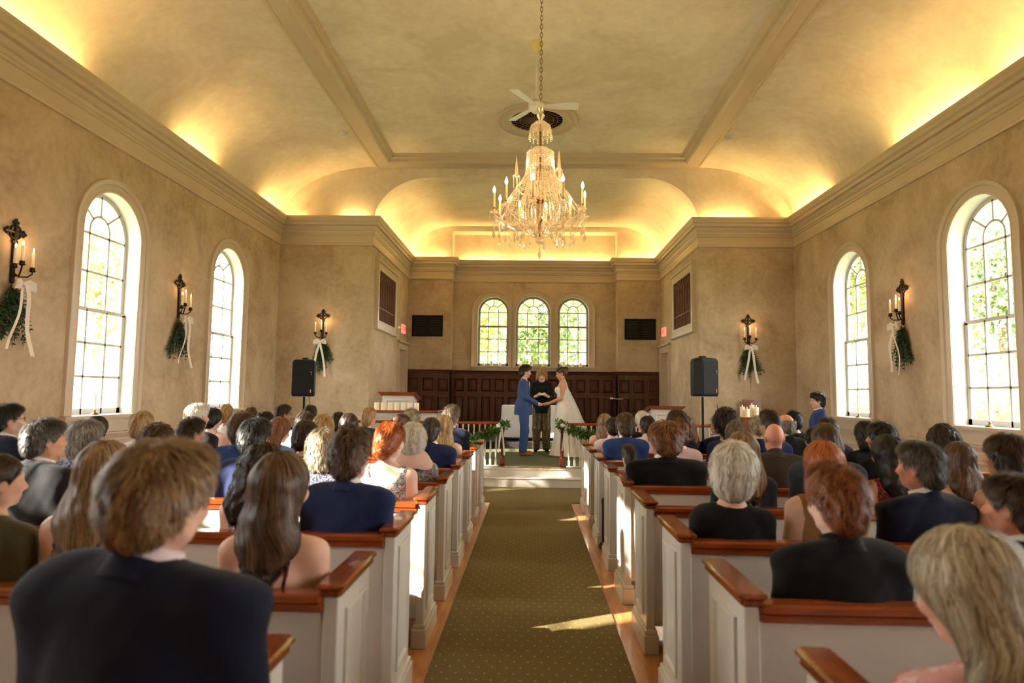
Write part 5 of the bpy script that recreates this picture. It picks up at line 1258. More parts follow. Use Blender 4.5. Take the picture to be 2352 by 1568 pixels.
FB = {'navy': fabric('navy_wool', (30, 40, 74)), 'darknavy': fabric('dark_navy_wool', (18, 23, 42)), 'blue': fabric('blue_wool', (42, 62, 112)), 'black': fabric('black_wool', (13, 13, 15)), 'charcoal': fabric('charcoal_wool', (30, 30, 33)), 'slate': fabric('slate_wool', (52, 62, 74)),
      'brownj': fabric('brown_tweed', (58, 46, 36)), 'white': fabric('white_cotton', (226, 224, 222)), 'mint': fabric('mint_cotton', (120, 186, 150)), 'pink': fabric('pink_knit', (206, 172, 160)), 'palepink': fabric('pale_pink_cotton', (222, 202, 206)), 'olive': fabric('olive_satin', (70, 66, 44), .5), 'violet': fabric('violet_satin', (60, 50, 150), .5),
      'greyblue': fabric('grey_blue_knit', (120, 130, 140)), 'maroon': fabric('maroon_satin', (78, 28, 44), .5), 'green': fabric('green_print', (110, 130, 60)), 'tanf': fabric('tan_satin', (150, 108, 74)), 'lightblue': fabric('light_blue_cotton', (110, 140, 190)), 'blush': fabric('blush_satin', (216, 178, 164), .5), 'darktop': fabric('black_knit', (14, 14, 16)),
      'lace': pattern('floral_lace', lin(74, 76, 84), [lin(226, 204, 190), lin(160, 160, 166), lin(206, 178, 160)], 60, .5), 'floral': pattern('green_floral', lin(60, 100, 84), [lin(190, 120, 140), lin(110, 150, 130), lin(40, 70, 70), lin(210, 190, 180)], 45, .3),
      'bwfloral': pattern('black_white_floral', lin(18, 18, 20), [lin(222, 216, 206)], 30, .72), 'redfloral': pattern('red_floral', lin(60, 14, 18), [lin(210, 90, 70), lin(160, 40, 40)], 60, .5), 'pinkfloral': pattern('pink_floral', lin(226, 176, 186), [lin(206, 90, 100), lin(236, 214, 220)], 26, .55), 'navyfloral': pattern('navy_floral', lin(28, 32, 60), [lin(200, 200, 210)], 60, .8)}
MT['metalrim'] = mat('spectacle_metal', lin(60, 56, 52), .3, .8); MT['lens'] = MT['glass']; MT['eye'] = mat('eye_dark', lin(40, 28, 22), .2); MT['eyewhite'] = mat('eye_white', lin(230, 224, 218), .3); MT['lip'] = mat('lips', lin(176, 96, 88), .45)
def R3(yaw, tilt, nod): return np.array(Matrix.Rotation(-yaw, 3, 'Z') @ Matrix.Rotation(tilt, 3, 'Y') @ Matrix.Rotation(nod, 3, 'X'))
SHELL = {'count': 0}
def ss(t): t = np.clip(t, 0, 1); return t*t*(3-2*t)
def place_map(v, st, hs, Rm, hair=False):
    "bend neck, then stretch the torso over the seat; v in the seated frame"
    w = ss((v[:, 2]-(1.04 if not hair else 1.02))/(.10 if not hair else .14))[:, None]
    c = v-NPIV; c = c*(1+(hs-1)*w); r = c@Rm.T; out = NPIV+c*(1-w)+r*w
    lo = out[:, 2] < .45; z = out[:, 2]
    z2 = np.where(z < .45, z, np.where(z < 1.08, .45+(z-.45)*st, z-1.08+.45+.63*st))
    out[:, 2] = z2; return out
def glasses(parent, fm):
    b = MB()
    for s in (-1, 1):
        b.tube([(s*.034+.023*math.cos(t), .108, .012+.018*math.sin(t)) for t in [2*PI*i/16 for i in range(17)]], .0016, 5, False)
        b.tube([(s*.057, .107, .016), (s*.078, .08, .016), (s*.086, .0, .010), (s*.086, -.02, -.002)], .0016, 5)
    b.tube([(-.011, .109, .016), (.011, .109, .016)], .0014, 5)
    v = np.array(b.v)+np.array(HC); fs = [f for f in b.f if len(f) == 4]
    return npobj('eyeglasses', fm(v, False), np.array(fs), MT['metalrim'], parent)
def face_bits(parent, fm, head=HC, lips=True):
    for s in (-1, 1):
        b = MB(); b.ell((s*.033, .0765, .013), (.0105, .0115, .0085), 12, 8); v = np.array(b.v)+np.array(head)
        me = npobj('eye', fm(v, False), np.array([f if len(f) == 4 else (*f, f[-1]) for f in b.f])[:0] if False else tri_q(b.f), MT['eyewhite'], parent)
        b = MB(); b.ell((s*.033, .0862, .013), (.0062, .0032, .0062), 10, 6); v = np.array(b.v)+np.array(head); npobj('iris', fm(v, False), tri_q(b.f), MT['eye'], me)
    if lips:
        b = MB(); b.ell((0, .097, -.058), (.021, .005, .0045), 12, 6); b.ell((0, .095, -.067), (.018, .0055, .005), 12, 6); v = np.array(b.v)+np.array(head); npobj('lips', fm(v, False), tri_q(b.f), MT['lip'], parent)
def tri_q(fs):
    out = []
    for f in fs:
        if len(f) == 3: out.append(f)
        else: out += [(f[0], f[1], f[2]), (f[0], f[2], f[3])]
    return np.array(out)
def guest(row, side, u, vt, g, style, hc, skin, outfit, fab, yaw=0, label='', hs=1.0, tilt=0, nod=0, curl=0, messy=.3, glass=False, bodyyaw=None, collarc='white', dense=1.0, y=None, st=None, strapc=None, group=None, face=False, widen=.95, seat=True, z0=0.0, xpos=None):
    fem = g == 'f'
    yb = (NEAR[row-1]+.065) if y is None else y
    yh = yb+.11*(1)
    th = math.atan2(abs(u-1218), 1453); hs = hs*math.cos(th)*.98
    pt = un(u, vt, 'y', yh); ztop = pt[2]
    top = {'bald': .118, 'buzz': .122, 'fringe': .122, 'short': .145, 'full': .165, 'topbun': .165, 'bob': .145, 'puff': .155}.get(style, .135)
    zt_ref = 1.08+.155*hs+top*hs
    stt = st if st else max(.46 if g == 'c' else .84, min(1.16, (ztop-z0-(zt_ref-1.08)-.45)/.63))
    px = pt[0] if xpos is None else xpos
    root_loc = Vector((px, yb, z0))
    byaw = bodyyaw if bodyyaw is not None else yaw*.35
    Rm = R3(math.radians(yaw-byaw), math.radians(tilt), math.radians(nod))
    def fm(v, hair): return place_map(v, stt, hs, Rm, hair)*np.array([widen, 1, 1])
    v, q = seated_body(fem); vv = fm(v, False)
    o = npobj('person', vv, q, SKIN[skin], None); o.location = root_loc; o.rotation_euler = (0, 0, -math.radians(byaw)); tag(o, label, 'person', group)
    # keep the head over its photographed column after body yaw: origin is the hip, head is almost above it
    for nm, gv, gq in garment(outfit, fem):
        if nm in ('trousers', 'shoes'): fabm = FB['charcoal'] if nm == 'trousers' else MT['black']
        elif nm == 'shoulder_strap': fabm = FB[strapc or fab]
        else: fabm = FB[fab]
        gvv = gv.copy()
        if nm in ('suit_jacket', 'shirt', 'blouse', 'dress'):
            r_ = np.random.RandomState(int(abs(u)*7) % 1000); a1, a2, a3 = r_.uniform(0, 6, 3)   # cloth folds
            wv = .0022*np.sin(gv[:, 2]*31+gv[:, 0]*37*np.sign(gv[:, 0])+a1)*np.sin(gv[:, 0]*19+gv[:, 2]*13+a2)+.0015*np.sin(gv[:, 2]*57-gv[:, 0]*80+a3)*np.sin(gv[:, 0]*23+a1)
            gvv[:, 1] += wv*np.sign(gv[:, 1]-.11)
        npobj(nm, fm(gvv, False), gq, fabm, o)
    if outfit == 'suit' or outfit == 'shirt':
        cv, cq = collar('shirt_collar'); npobj('shirt_collar', fm(cv, False), cq, FB[collarc if outfit == 'suit' else fab], o)
    if outfit == 'suit': cv, cq = collar('jacket_collar'); npobj('jacket_collar', fm(cv, False), cq, FB[fab], o)
    if style != 'bald':
        hv, hq, tn = hair_mesh(style, curl, dense, messy)
        npobj('hair', fm(hv+np.array(HC), True), hq, HM['hair_'+hc] if 'hair_'+hc in HM else HM[hc], o, tone=tn)
    if glass: glasses(o, fm)
    if face: face_bits(o, fm)
    return o
# ================================================================ the couple and the officiant
def standing(root, armfn, hc, nod, fem, extra_hide=None):
    w = .9 if fem else 1.0
    legs = mir(lambda s: (rc((s*.09, 0, .90), (s*.10, .02, .48), .09*w, .058), .05))+mir(lambda s: (rc((s*.10, .02, .48), (s*.105, -.01, .09), .058, .038), .03))
    feet = mir(lambda s: (rc((s*.105, -.02, .045), (s*.125, .13, .03), .040, .028), .03))
    sh = .172*w; t = .0
    torso = [el((0, -.01, .93), (.160*(1.06 if fem else 1), .115, .12)), (el((0, 0, 1.10), (.138*w*(.88 if fem else 1), .098*w, .16)), .09), (el((0, -.005, 1.28), (.165*w, .112, .165)), .08), (rc((-sh+.02, -.01, 1.395), (sh-.02, -.01, 1.395), .056*w, .056*w), .06),
             (rc((-.1, -.015, 1.42), (0, -.01, 1.455), .033, .042), .05), (rc((.1, -.015, 1.42), (0, -.01, 1.455), .033, .042), .05)]
    if fem: torso += [(el((-.065, .09, 1.28), (.06, .055, .06)), .04), (el((.065, .09, 1.28), (.06, .055, .06)), .04)]
    neck = [(rc((0, -.01, 1.43), (0, .012, 1.545), .052*w, .049*w), .04)]
    ua, fo, ha = armfn(sh, w)
    return legs, feet, torso, neck, ua, fo, ha
def finish(name, fs, hc, nod, fem, skin, fine, label, loc, rz):
    body = union(fs, .035); Rm = np.array(Matrix.Rotation(nod, 3, 'X')); hp = head_prims(fem)
    def hd(x, y, z):
        X, Y, Z = x-hc[0], y-hc[1], z-hc[2]; return hp(X*Rm[0, 0]+Y*Rm[1, 0]+Z*Rm[2, 0], X*Rm[0, 1]+Y*Rm[1, 1]+Z*Rm[2, 1], X*Rm[0, 2]+Y*Rm[1, 2]+Z*Rm[2, 2])
    f = lambda x, y, z: smin(body(x, y, z), hd(x, y, z), .025)
    fx, fy, fz = fine
    v, q = nets(f, axis(-.30, .30, .014, ((fx[0], fx[1], .006),)), axis(-.20, .56, .014, ((fy[0], fy[1], .006), (-.1, .16, .009))), axis(-.01, hc[2]+.14, .017, ((fz[0], fz[1], .006), (hc[2]-.13, hc[2]+.14, .0075))))
    o = npobj('person', v, q, SKIN[skin], None); o.location = loc; o.rotation_euler = (0, 0, rz); tag(o, label, 'person')
    fm = lambda v, hair: ((v-np.array(HC))@Rm.T)+np.array(hc)
    return o, fm
def put_hair(o, fm, style, hc, **k):
    hv, hq, tn = hair_mesh(style, **k); return npobj('hair', fm(hv+np.array(HC), True), hq, HM[hc], o, tone=tn)
def cloth(o, name, f, xs, ys, zs, m):
    v, q = nets(f, xs, ys, zs); return npobj(name, v, q, m, o)
PZ = PF+.004
HX = un(1248, 931, 'y', 12.56)[0]
# groom
def g_arm(sh, w):
    ua = mir(lambda s: (rc((s*sh, -.01, 1.385), (s*.205, .035, 1.14), .050, .040), .05)); fo = mir(lambda s: (rc((s*.205, .035, 1.14), (s*.075, .30, .995), .040, .027), .03))
    return ua, fo, hand_prims((-.075, .30, .995), (.25, 1, -.05), 1, curl=.35)+hand_prims((.075, .30, .995), (-.25, 1, -.05), -1, curl=.35)
L_, F_, T_, N_, UA, FO, HA = standing(None, g_arm, None, 0, False)
go, gfm = finish('person', L_+F_+T_+N_+UA+FO+HA, (0, .022, 1.625), math.radians(-6), False, 'fair', ((-.13, .13), (.29, .48), (.93, 1.05)), 'groom in a blue suit and brown shoes holding hands with the bride', (HX-.385, 12.58, PZ), -PI/2)
put_hair(go, gfm, 'full', 'dark', messy=.35); face_bits(go, gfm)
FB['groom'] = fabric('groom_blue', (52, 74, 122), .6); MT['tanshoe'] = mat('tan_leather', lin(168, 92, 48), .35)
uJ = union(T_+UA+FO+mir(lambda s: (rc((s*.12, -.01, 1.425), (s*.188, -.01, 1.410), .044, .044), .035))+[(rc((0, -.01, .98), (0, -.012, .80), .155, .168), .06)], .045)
cloth(go, 'suit_jacket', lambda x, y, z: smax(smax(smax(uJ(x, y, z)-.014, .785-z, .008), y-.285, .006), -np.maximum(np.sqrt(x*x+(y+.005-(z-1.45)*.2)**2)-.066, 1.455-z), .006), axis(-.3, .3, .011), axis(-.24, .34, .011), axis(.76, 1.52, .011), FB['groom'])
uT = union(L_, .05); cloth(go, 'trousers', lambda x, y, z: smax(uT(x, y, z)-.022-.016*np.clip((.60-z)/.3, 0, 1)+.0012*np.sin(z*60+x*30), .05-z, .008), axis(-.22, .22, .012), axis(-.16, .16, .012), axis(.03, .99, .014), FB['groom'])
for s in (-1, 1):
    f1 = rc((s*.105, -.03, .045), (s*.125, .14, .034), .046, .036); cloth(go, 'shoe', lambda x, y, z: smax(f1(x, y, z), .004-z, .006), axis(s*.115-.09, s*.115+.09, .009), axis(-.10, .21, .009), axis(-.01, .11, .009), MT['tanshoe'])
    b = MB(); a = Vector((s*.088, .275, 1.01)); d = Vector((-s*.42, .85, -.45)).normalized(); b.tube([a, a+d*.035], .034, 14); b.obj('shirt_cuff', FB['white'], go, True)
cv, cq = collar('shirt_collar'); npobj('shirt_collar', cv+np.array([0, -.108, .355]), cq, FB['white'], go)
cv, cq = collar('jacket_collar'); npobj('jacket_collar', cv+np.array([0, -.108, .350]), cq, FB['groom'], go)
b = MB(); b.loft([[(x*.6, .095+.012*(z < 1.4), z) for x in (-.04, .04)] + [(x*.6, .112+.010*(z < 1.4), z) for x in (.04, -.04)] for z in (1.20, 1.32, 1.44)], True, True); b.obj('shirt_front', FB['white'], go)
# bride
def b_arm(sh, w):
    ua = mir(lambda s: (rc((s*sh, -.01, 1.375), (s*.185, .02, 1.13), .040, .034), .05)); fo = mir(lambda s: (rc((s*.185, .02, 1.13), (s*.055, .29, 1.01), .034, .022), .03))
    return ua, fo, hand_prims((-.055, .29, 1.01), (.1, 1, -.0), 1, curl=.5)+hand_prims((.055, .29, 1.01), (-.1, 1, -.0), -1, curl=.5)
L_, F_, T_, N_, UA, FO, HA = standing(None, b_arm, None, 0, True)
bo, bfm = finish('person', L_+F_+T_+N_+UA+FO+HA, (0, .020, 1.60), math.radians(-14), True, 'tan', ((-.12, .12), (.27, .46), (.95, 1.06)), 'bride in a white sleeveless gown with a sheer cape veil and updo', (HX+.375, 12.56, PZ), PI/2)
put_hair(bo, bfm, 'updo', 'brown', messy=.3); face_bits(bo, bfm)
MT['gown'] = mat('ivory_satin', lin(236, 228, 214), .5, sheen=.3, bump=(8, .12, .01))
uB = union(T_, .05)
cloth(bo, 'gown_bodice', lambda x, y, z: smax(smax(uB(x, y, z)-.008, z-(1.24+.55*np.maximum(y, -.0)+.06*np.clip((np.abs(x)-.02)/.1, 0, 1)), .01), .85-z, .01), axis(-.22, .22, .009), axis(-.2, .22, .009), axis(.83, 1.45, .009), MT['gown'])
uN = union(T_+N_, .05)
cloth(bo, 'shoulder_strap', lambda x, y, z: np.maximum(np.maximum(np.abs(uN(x, y, z)-.003)-.004, np.abs(np.abs(x)-.088)-.011), np.maximum(1.20-z, z-1.50)), axis(-.13, .13, .005), axis(-.16, .16, .005), axis(1.18, 1.48, .005), MT['gown'])
b = MB(); rings = []
for z, rx, ry, cy, rip in ((1.06, .128, .10, 0, 0), (.98, .172, .140, -.01, 0), (.90, .196, .155, -.015, .002), (.75, .190, .155, -.01, .004), (.55, .178, .155, -.01, .008), (.35, .20, .19, -.025, .014), (.15, .245, .27, -.07, .02), (.03, .29, .36, -.13, .026), (.006, .31, .40, -.16, .028)):
    rings.append([((rx+rip*math.sin(9*t))*math.cos(t), cy+(ry+rip*math.cos(11*t))*math.sin(t), z) for t in [2*PI*i/72 for i in range(72)]])
b.loft(rings, False, True); b.obj('gown_skirt', MT['gown'], bo, True)
vm = bpy.data.materials.new('sheer_tulle'); vm.use_nodes = True; n = vm.node_tree; n.nodes.clear()
o_ = n.nodes.new('ShaderNodeOutputMaterial'); t_ = n.nodes.new('ShaderNodeBsdfTransparent'); d_ = n.nodes.new('ShaderNodeBsdfDiffuse'); u_ = n.nodes.new('ShaderNodeBsdfTranslucent'); m1 = n.nodes.new('ShaderNodeMixShader'); m2 = n.nodes.new('ShaderNodeMixShader')
d_.inputs[0].default_value = lin(240, 234, 222); u_.inputs[0].default_value = lin(240, 234, 222); m1.inputs[0].default_value = .4; m2.inputs[0].default_value = .55
n.links.new(d_.outputs[0], m1.inputs[1]); n.links.new(u_.outputs[0], m1.inputs[2]); n.links.new(t_.outputs[0], m2.inputs[1]); n.links.new(m1.outputs[0], m2.inputs[2]); n.links.new(m2.outputs[0], o_.inputs[0])
b = MB(); rings = []
for i in range(15):
    t = i/14; z = 1.40*(1-t)+.01; wd = .16+.17*t; yb_ = -.075-.05*math.sin(min(1, t*3)*PI/2)-.62*t**1.15; row = []
    for j in range(25):
        a = (j/24-.5)*2; row.append((wd*math.sin(a*1.25), yb_+(.12+.62*t)*(1-math.cos(a*1.25))+.012*t*math.sin(a*17), z+.0))
    rings.append(row)
b.loft(rings, closed=False); b.obj('cape_veil', vm, bo, True)
# officiant
def o_arm(sh, w):
    ua = mir(lambda s: (rc((s*sh, -.01, 1.375), (s*.225, .03, 1.10), .046, .037), .05)); fo = mir(lambda s: (rc((s*.225, .03, 1.10), (s*.085, .23, 1.17), .037, .025), .03))
    return ua, fo, hand_prims((-.085, .23, 1.17), (.6, .6, .25), 1, curl=.4)+hand_prims((.085, .23, 1.17), (-.6, .6, .25), -1, curl=.4)
L_, F_, T_, N_, UA, FO, HA = standing(None, o_arm, None, 0, True)
ox = un(1243, 1036, 'y', 13.35)[0]
oo, ofm = finish('person', L_+F_+T_+N_+UA+FO+HA, (0, .025, 1.585), math.radians(-20), True, 'fair', ((-.12, .12), (.21, .34), (1.12, 1.26)), 'officiant in black top and bronze trousers reading between the couple', (ox, 13.35, PZ), PI)
FB['bronze'] = mat('bronze_sequin', lin(58, 48, 30), .45, .3, noise=(60, lin(120, 100, 62), .45, .6), bump=(90, .5, .004))
put_hair(oo, ofm, 'bob', 'blond', messy=.5, curl=.006); face_bits(oo, ofm)
uJ = union(T_+UA+FO+[(rc((0, -.01, .98), (0, -.012, .84), .14, .155), .06)], .045)
cloth(oo, 'black_top', lambda x, y, z: smax(smax(smax(uJ(x, y, z)-.014, .80-z, .008), (y-.05)+(1.14-z)*0-.10+0*x, .006) if False else smax(smax(uJ(x, y, z)-.014, .80-z, .008), y-.16, .006), -np.maximum(np.sqrt(x*x+(y-.0)**2)-.07, 1.44-z), .006), axis(-.3, .3, .012), axis(-.22, .2, .012), axis(.78, 1.5, .012), FB['darktop'])
uT = union(L_, .05); cloth(oo, 'trousers', lambda x, y, z: smax(uT(x, y, z)-.024-.03*np.clip((.7-z), 0, .6), .03-z, .008), axis(-.26, .26, .013), axis(-.19, .19, .013), axis(.01, .99, .014), FB['bronze'])
for s in (-1, 1):
    f1 = rc((s*.105, -.03, .045), (s*.125, .14, .030), .042, .032); cloth(oo, 'shoe', lambda x, y, z: smax(f1(x, y, z), .004-z, .006), axis(s*.115-.09, s*.115+.09, .010), axis(-.10, .21, .010), axis(-.01, .11, .010), MT['black'])
bk = tag(empty('booklet', (ox, 13.35-.33, PZ+1.19)), 'small open booklet held in the hands of the officiant', 'booklet')
for s in (-1, 1):
    b = MB(); b.box(min(0, s*.075), max(0, s*.075), -.05, .05, 0, .008, .002); b.rot(Matrix.Rotation(-s*.15, 4, 'Y') @ Matrix.Rotation(.5, 4, 'X')); b.obj('cover', FB['white'], bk)

# ================================================================ the guests
SP = []
def G(*a, **k): SP.append([a, k])
# --- left of the aisle, from the camera forwards
G(1, 'L', 343, 1006, 'm', 'full', 'lightbrown', 'fair', 'suit', 'darknavy', yaw=22, bodyyaw=6, collarc='palepink', dense=2.2, hs=1.08, messy=.28, widen=1.16, lim=.74, tilt=4, label='man with swept light brown hair and dark navy jacket, nearest the camera on the left')
G(2, 'L', 684, 1042, 'f', 'long', 'brown', 'fair', 'strap', 'maroon', yaw=24, bodyyaw=0, dense=2.0, hs=1.06, messy=.15, label='woman with long straight brown hair and thin maroon straps on a bare back')
G(2, 'L', 190, 1016, 'f', 'long', 'lightbrown', 'fair', 'strap', 'blush', yaw=18, bodyyaw=0, dense=2.0, hs=1.06, messy=.25, tilt=3, label='woman with long light brown hair, half hidden behind the nearest left man')
G(2, 'L', 25, 1046, 'f', 'pony', 'dark', 'fair', 'top', 'olive', yaw=35, dense=1.6, hs=1.04, label='dark haired woman in olive at the far left edge, second row')
G(3, 'L', 822, 980, 'm', 'full', 'brown', 'fair', 'suit', 'navy', yaw=18, bodyyaw=2, dense=1.6, hs=1.02, curl=.006, messy=.4, label='man with wavy brown hair, white collar and navy jacket beside the aisle, third row')
G(3, 'L', 602, 1032, 'f', 'long_curly', 'dark', 'fair', 'strap', 'black', yaw=5, dense=1.6, curl=.011, messy=.5, label='woman with long dark curly hair left of the long straight haired woman')
G(3, 'L', 90, 960, 'm', 'short', 'darkgrey', 'tan', 'suit', 'charcoal', yaw=38, dense=1.4, hs=1.05, label='man with short black and grey hair, ear showing, third row left')
G(4, 'L', 582, 957, 'm', 'full', 'black', 'fair', 'suit', 'navy', yaw=20, bodyyaw=4, dense=1.4, hs=1.02, label='man with thick black hair, white collar and navy jacket, fourth row left')
G(4, 'L', 190, 962, 'f', 'bob', 'grey', 'fair', 'top', 'navyfloral', yaw=40, dense=1.4, hs=1.08, glass=True, messy=.4, label='woman with grey hair and spectacles turned to the right, fourth row left')
G(4, 'L', 908, 968, 'f', 'lowbun', 'orange', 'pale', 'dress', 'lace', yaw=20, bodyyaw=0, tilt=4, dense=1.3, label='woman with red hair in a low bun wearing a grey and cream lace dress')
G(4, 'L', 738, 982, 'f', 'bob', 'greyblond', 'fair', 'top', 'navyfloral', yaw=12, dense=1.3, label='woman with grey blonde shoulder length hair behind the wavy haired navy man')
G(4, 'L', 360, 976, 'f', 'puff', 'brown', 'fair', 'top', 'white', yaw=8, curl=.010, messy=.6, dense=1.2, label='woman with sunlit curly brown hair behind the nearest left man')
G(4, 'L', 8, 926, 'm', 'short', 'black', 'fair', 'suit', 'darknavy', yaw=42, glass=True, dense=1.2, hs=1.05, label='man with spectacles in a dark navy jacket cut by the left photo edge')
G(5, 'L', 974, 1007, 'f', 'puff', 'white', 'fair', 'top', 'floral', yaw=-4, messy=.4, dense=1.2, label='white haired old woman in a green floral dress and pink scarf beside the aisle')
G(5, 'L', 523, 944, 'm', 'full', 'brown', 'fair', 'suit', 'blue', yaw=15, dense=1.0, hs=1.05, label='man with brown hair and mid blue jacket, fifth row left')
G(5, 'L', 698, 968, 'f', 'crop_f', 'dark', 'fair', 'top', 'navyfloral', yaw=18, dense=1.0, label='dark haired woman with white collar left of the grey blonde woman')
G(5, 'L', 332, 946, 'f', 'crop_f', 'blond', 'fair', 'top', 'white', yaw=20, dense=1.0, messy=.5, label='woman with sun-bleached blonde hair, fifth row far left')
G(5, 'L', 404, 959, 'm', 'short', 'dark', 'fair', 'suit', 'charcoal', yaw=38, curl=.006, messy=.5, dense=1.0, hs=1.03, label='man with dark curly hair turned right, in front of the white haired man')
G(5, 'L', 250, 958, 'f', 'long', 'black', 'fair', 'dress', 'black', yaw=10, dense=.8, label='black haired woman beyond the spectacled grey haired woman')
G(6, 'L', 992, 960, 'm', 'buzz', 'darkgrey', 'ruddy', 'suit', 'navy', yaw=4, dense=1.0, label='man with close cropped grey brown hair and navy jacket behind the white haired old woman')
G(6, 'L', 446, 925, 'm', 'short', 'white', 'ruddy', 'suit', 'charcoal', yaw=35, dense=1.0, hs=1.08, label='man with smooth white hair and dark jacket turned to the right')
G(6, 'L', 741, 951, 'f', 'bob', 'blond', 'fair', 'top', 'white', yaw=10, dense=.9, label='woman with a bright sunlit blonde bob, sixth row left')
G(6, 'L', 628, 957, 'f', 'halfup', 'auburn', 'fair', 'top', 'lightblue', yaw=35, nod=-15, dense=.8, label='woman in light blue bowing her head over a paper programme')
G(7, 'L', 1020, 954, 'f', 'halfup', 'blond', 'pale', 'strap', 'blush', yaw=0, dense=1.0, messy=.35, label='woman with wavy blonde half-up hair and bare shoulders beside the aisle')
G(7, 'L', 918, 946, 'f', 'topbun', 'brown', 'fair', 'dress', 'green', yaw=25, dense=.8, label='woman with pinned up brown hair in a green print dress')
G(7, 'L', 799, 950, 'f', 'halfup', 'dark', 'fair', 'top', 'charcoal', yaw=14, dense=.8, label='woman with twisted half-up dark hair in front of the wavy haired navy man')
G(7, 'L', 700, 944, 'f', 'bob', 'dark', 'fair', 'top', 'charcoal', yaw=10, dense=.7, label='woman with a smooth dark bob under the left loudspeaker')
G(7, 'L', 486, 938, 'f', 'crop_f', 'black', 'pale', 'strap', 'blush', yaw=20, dense=.7, label='dark haired woman with a pale bare back beside the white haired man')
G(7, 'L', 606, 944, 'm', 'short', 'black', 'fair', 'suit', 'navy', yaw=10, dense=.6, label='black haired man just beyond the thick black haired man, seventh row left')
G(8, 'L', 1034, 928, 'm', 'full', 'greybrown', 'ruddy', 'suit', 'darknavy', yaw=22, bodyyaw=4, dense=1.0, messy=.5, label='man with tousled grey brown hair and dark jacket near the left balustrade')
G(8, 'L', 941, 940, 'f', 'crop_f', 'greyblond', 'tan', 'strap', 'white', yaw=28, curl=.008, messy=.5, dense=.8, label='woman with short curly hair and a sunlit white backless dress')
G(8, 'L', 824, 934, 'm', 'short', 'blond', 'fair', 'suit', 'slate', yaw=30, dense=.7, label='man with sunlit short blond hair in front of the white parapet')
G(8, 'L', 730, 930, 'm', 'full', 'dark', 'fair', 'suit', 'charcoal', yaw=5, curl=.007, dense=.7, label='man with curly dark hair just right of the left speaker pole')
G(8, 'L', 757, 945, 'm', 'short', 'dark', 'fair', 'suit', 'navy', yaw=5, dense=.6, label='dark haired man mostly hidden beyond the blonde bob')
G(8, 'L', 635, 927, 'm', 'short', 'dark', 'fair', 'suit', 'darknavy', yaw=50, glass=True, dense=.8, label='bearded man with spectacles and navy jacket left of the speaker pole')
G(8, 'L', 588, 936, 'f', 'puff', 'brown', 'fair', 'top', 'navy', yaw=10, curl=.008, dense=.6, label='curly brown haired guest left of the bearded man with spectacles')
G(8, 'L', 538, 930, 'f', 'crop_f', 'blond', 'fair', 'top', 'white', yaw=10, curl=.006, dense=.6, label='sunlit blonde guest in front of the far left window')
# --- right of the aisle
G(1, 'R', 2150, 1226, 'f', 'long', 'greyblond', 'fair', 'top', 'pinkfloral', yaw=-28, bodyyaw=-4, dense=2.4, hs=1.2, messy=.4, tilt=0, nod=-14, st=.80, widen=1.05, label='woman with long grey blonde hair and pink floral top, nearest the camera on the right')
G(2, 'R', 1925, 1062, 'm', 'full', 'red', 'pale', 'suit', 'black', yaw=-22, bodyyaw=0, collarc='black', dense=2.0, hs=1.04, curl=.004, label='man with thick red hair and black jacket, second row right')
G(2, 'R', 2345, 1088, 'm', 'short', 'dark', 'ruddy', 'suit', 'charcoal', yaw=-35, bodyyaw=-6, dense=1.8, hs=1.10, label='bearded man with dark hair and charcoal jacket cut by the right photo edge')
G(3, 'R', 1676, 1016, 'f', 'puff', 'white', 'fair', 'top', 'black', yaw=20, bodyyaw=2, tilt=4, dense=1.6, messy=.3, hs=1.10, label='woman with windswept white hair and black top with a beaded collar')
G(3, 'R', 2122, 1012, 'm', 'short', 'darkgrey', 'ruddy', 'suit', 'darknavy', yaw=-38, bodyyaw=-4, dense=1.6, hs=1.12, widen=1.12, label='man with grey flecked dark hair and dark navy jacket facing left, third row right')
G(3, 'R', 1893, 1014, 'f', 'long', 'orange', 'pale', 'dress', 'tanf', yaw=-6, dense=1.4, label='woman with smooth orange hair and bare pale arms, partly behind the red haired man')
G(3, 'R', 2325, 996, 'f', 'bob', 'dark', 'tan', 'strap', 'tanf', yaw=-35, bodyyaw=-14, dense=1.4, hs=1.04, strapc='black', label='short haired brunette with tattooed bare shoulder at the right photo edge')
G(4, 'R', 1708, 993, 'f', 'long', 'lightbrown', 'fair', 'top', 'charcoal', yaw=-10, dense=1.2, label='woman with light brown hair over a charcoal jacket beyond the white haired woman')
G(4, 'R', 1930, 974, 'm', 'buzz', 'brown', 'fair', 'suit', 'slate', yaw=10, dense=1.2, hs=1.06, widen=1.08, collarc='lightblue', label='man with cropped brown hair and slate blue jacket, fourth row right')
G(4, 'R', 2022, 999, 'f', 'long', 'black', 'tan', 'dress', 'redfloral', yaw=-14, tilt=-4, dense=1.2, hs=1.08, label='woman with very long black hair and red floral dress')
G(4, 'R', 2166, 1016, 'f', 'long', 'brown', 'fair', 'strap', 'black', yaw=-5, dense=1.0, label='woman with straight brown hair and tattooed shoulder beyond the navy jacket man')
G(5, 'R', 1513, 965, 'm', 'short', 'auburn', 'ruddy', 'suit', 'black', yaw=-10, bodyyaw=0, dense=1.3, hs=1.12, widen=1.22, label='broad man with short red blond hair and black jacket beside the aisle')
G(5, 'R', 1808, 975, 'm', 'bald', 'grey', 'ruddy', 'suit', 'brownj', yaw=4, hs=1.0, collarc='brownj', label='bald man in a dark brown jacket')
G(5, 'R', 2152, 976, 'f', 'long_curly', 'dark', 'fair', 'dress', 'bwfloral', yaw=5, curl=.010, dense=1.0, hs=1.1, label='woman with curly dark brown hair and black and white floral dress')
G(5, 'R', 2006, 967, 'f', 'bob', 'black', 'tan', 'top', 'black', yaw=-40, dense=.9, glass=True, hs=1.05, label='black haired guest with spectacles looking left, near the right wall')
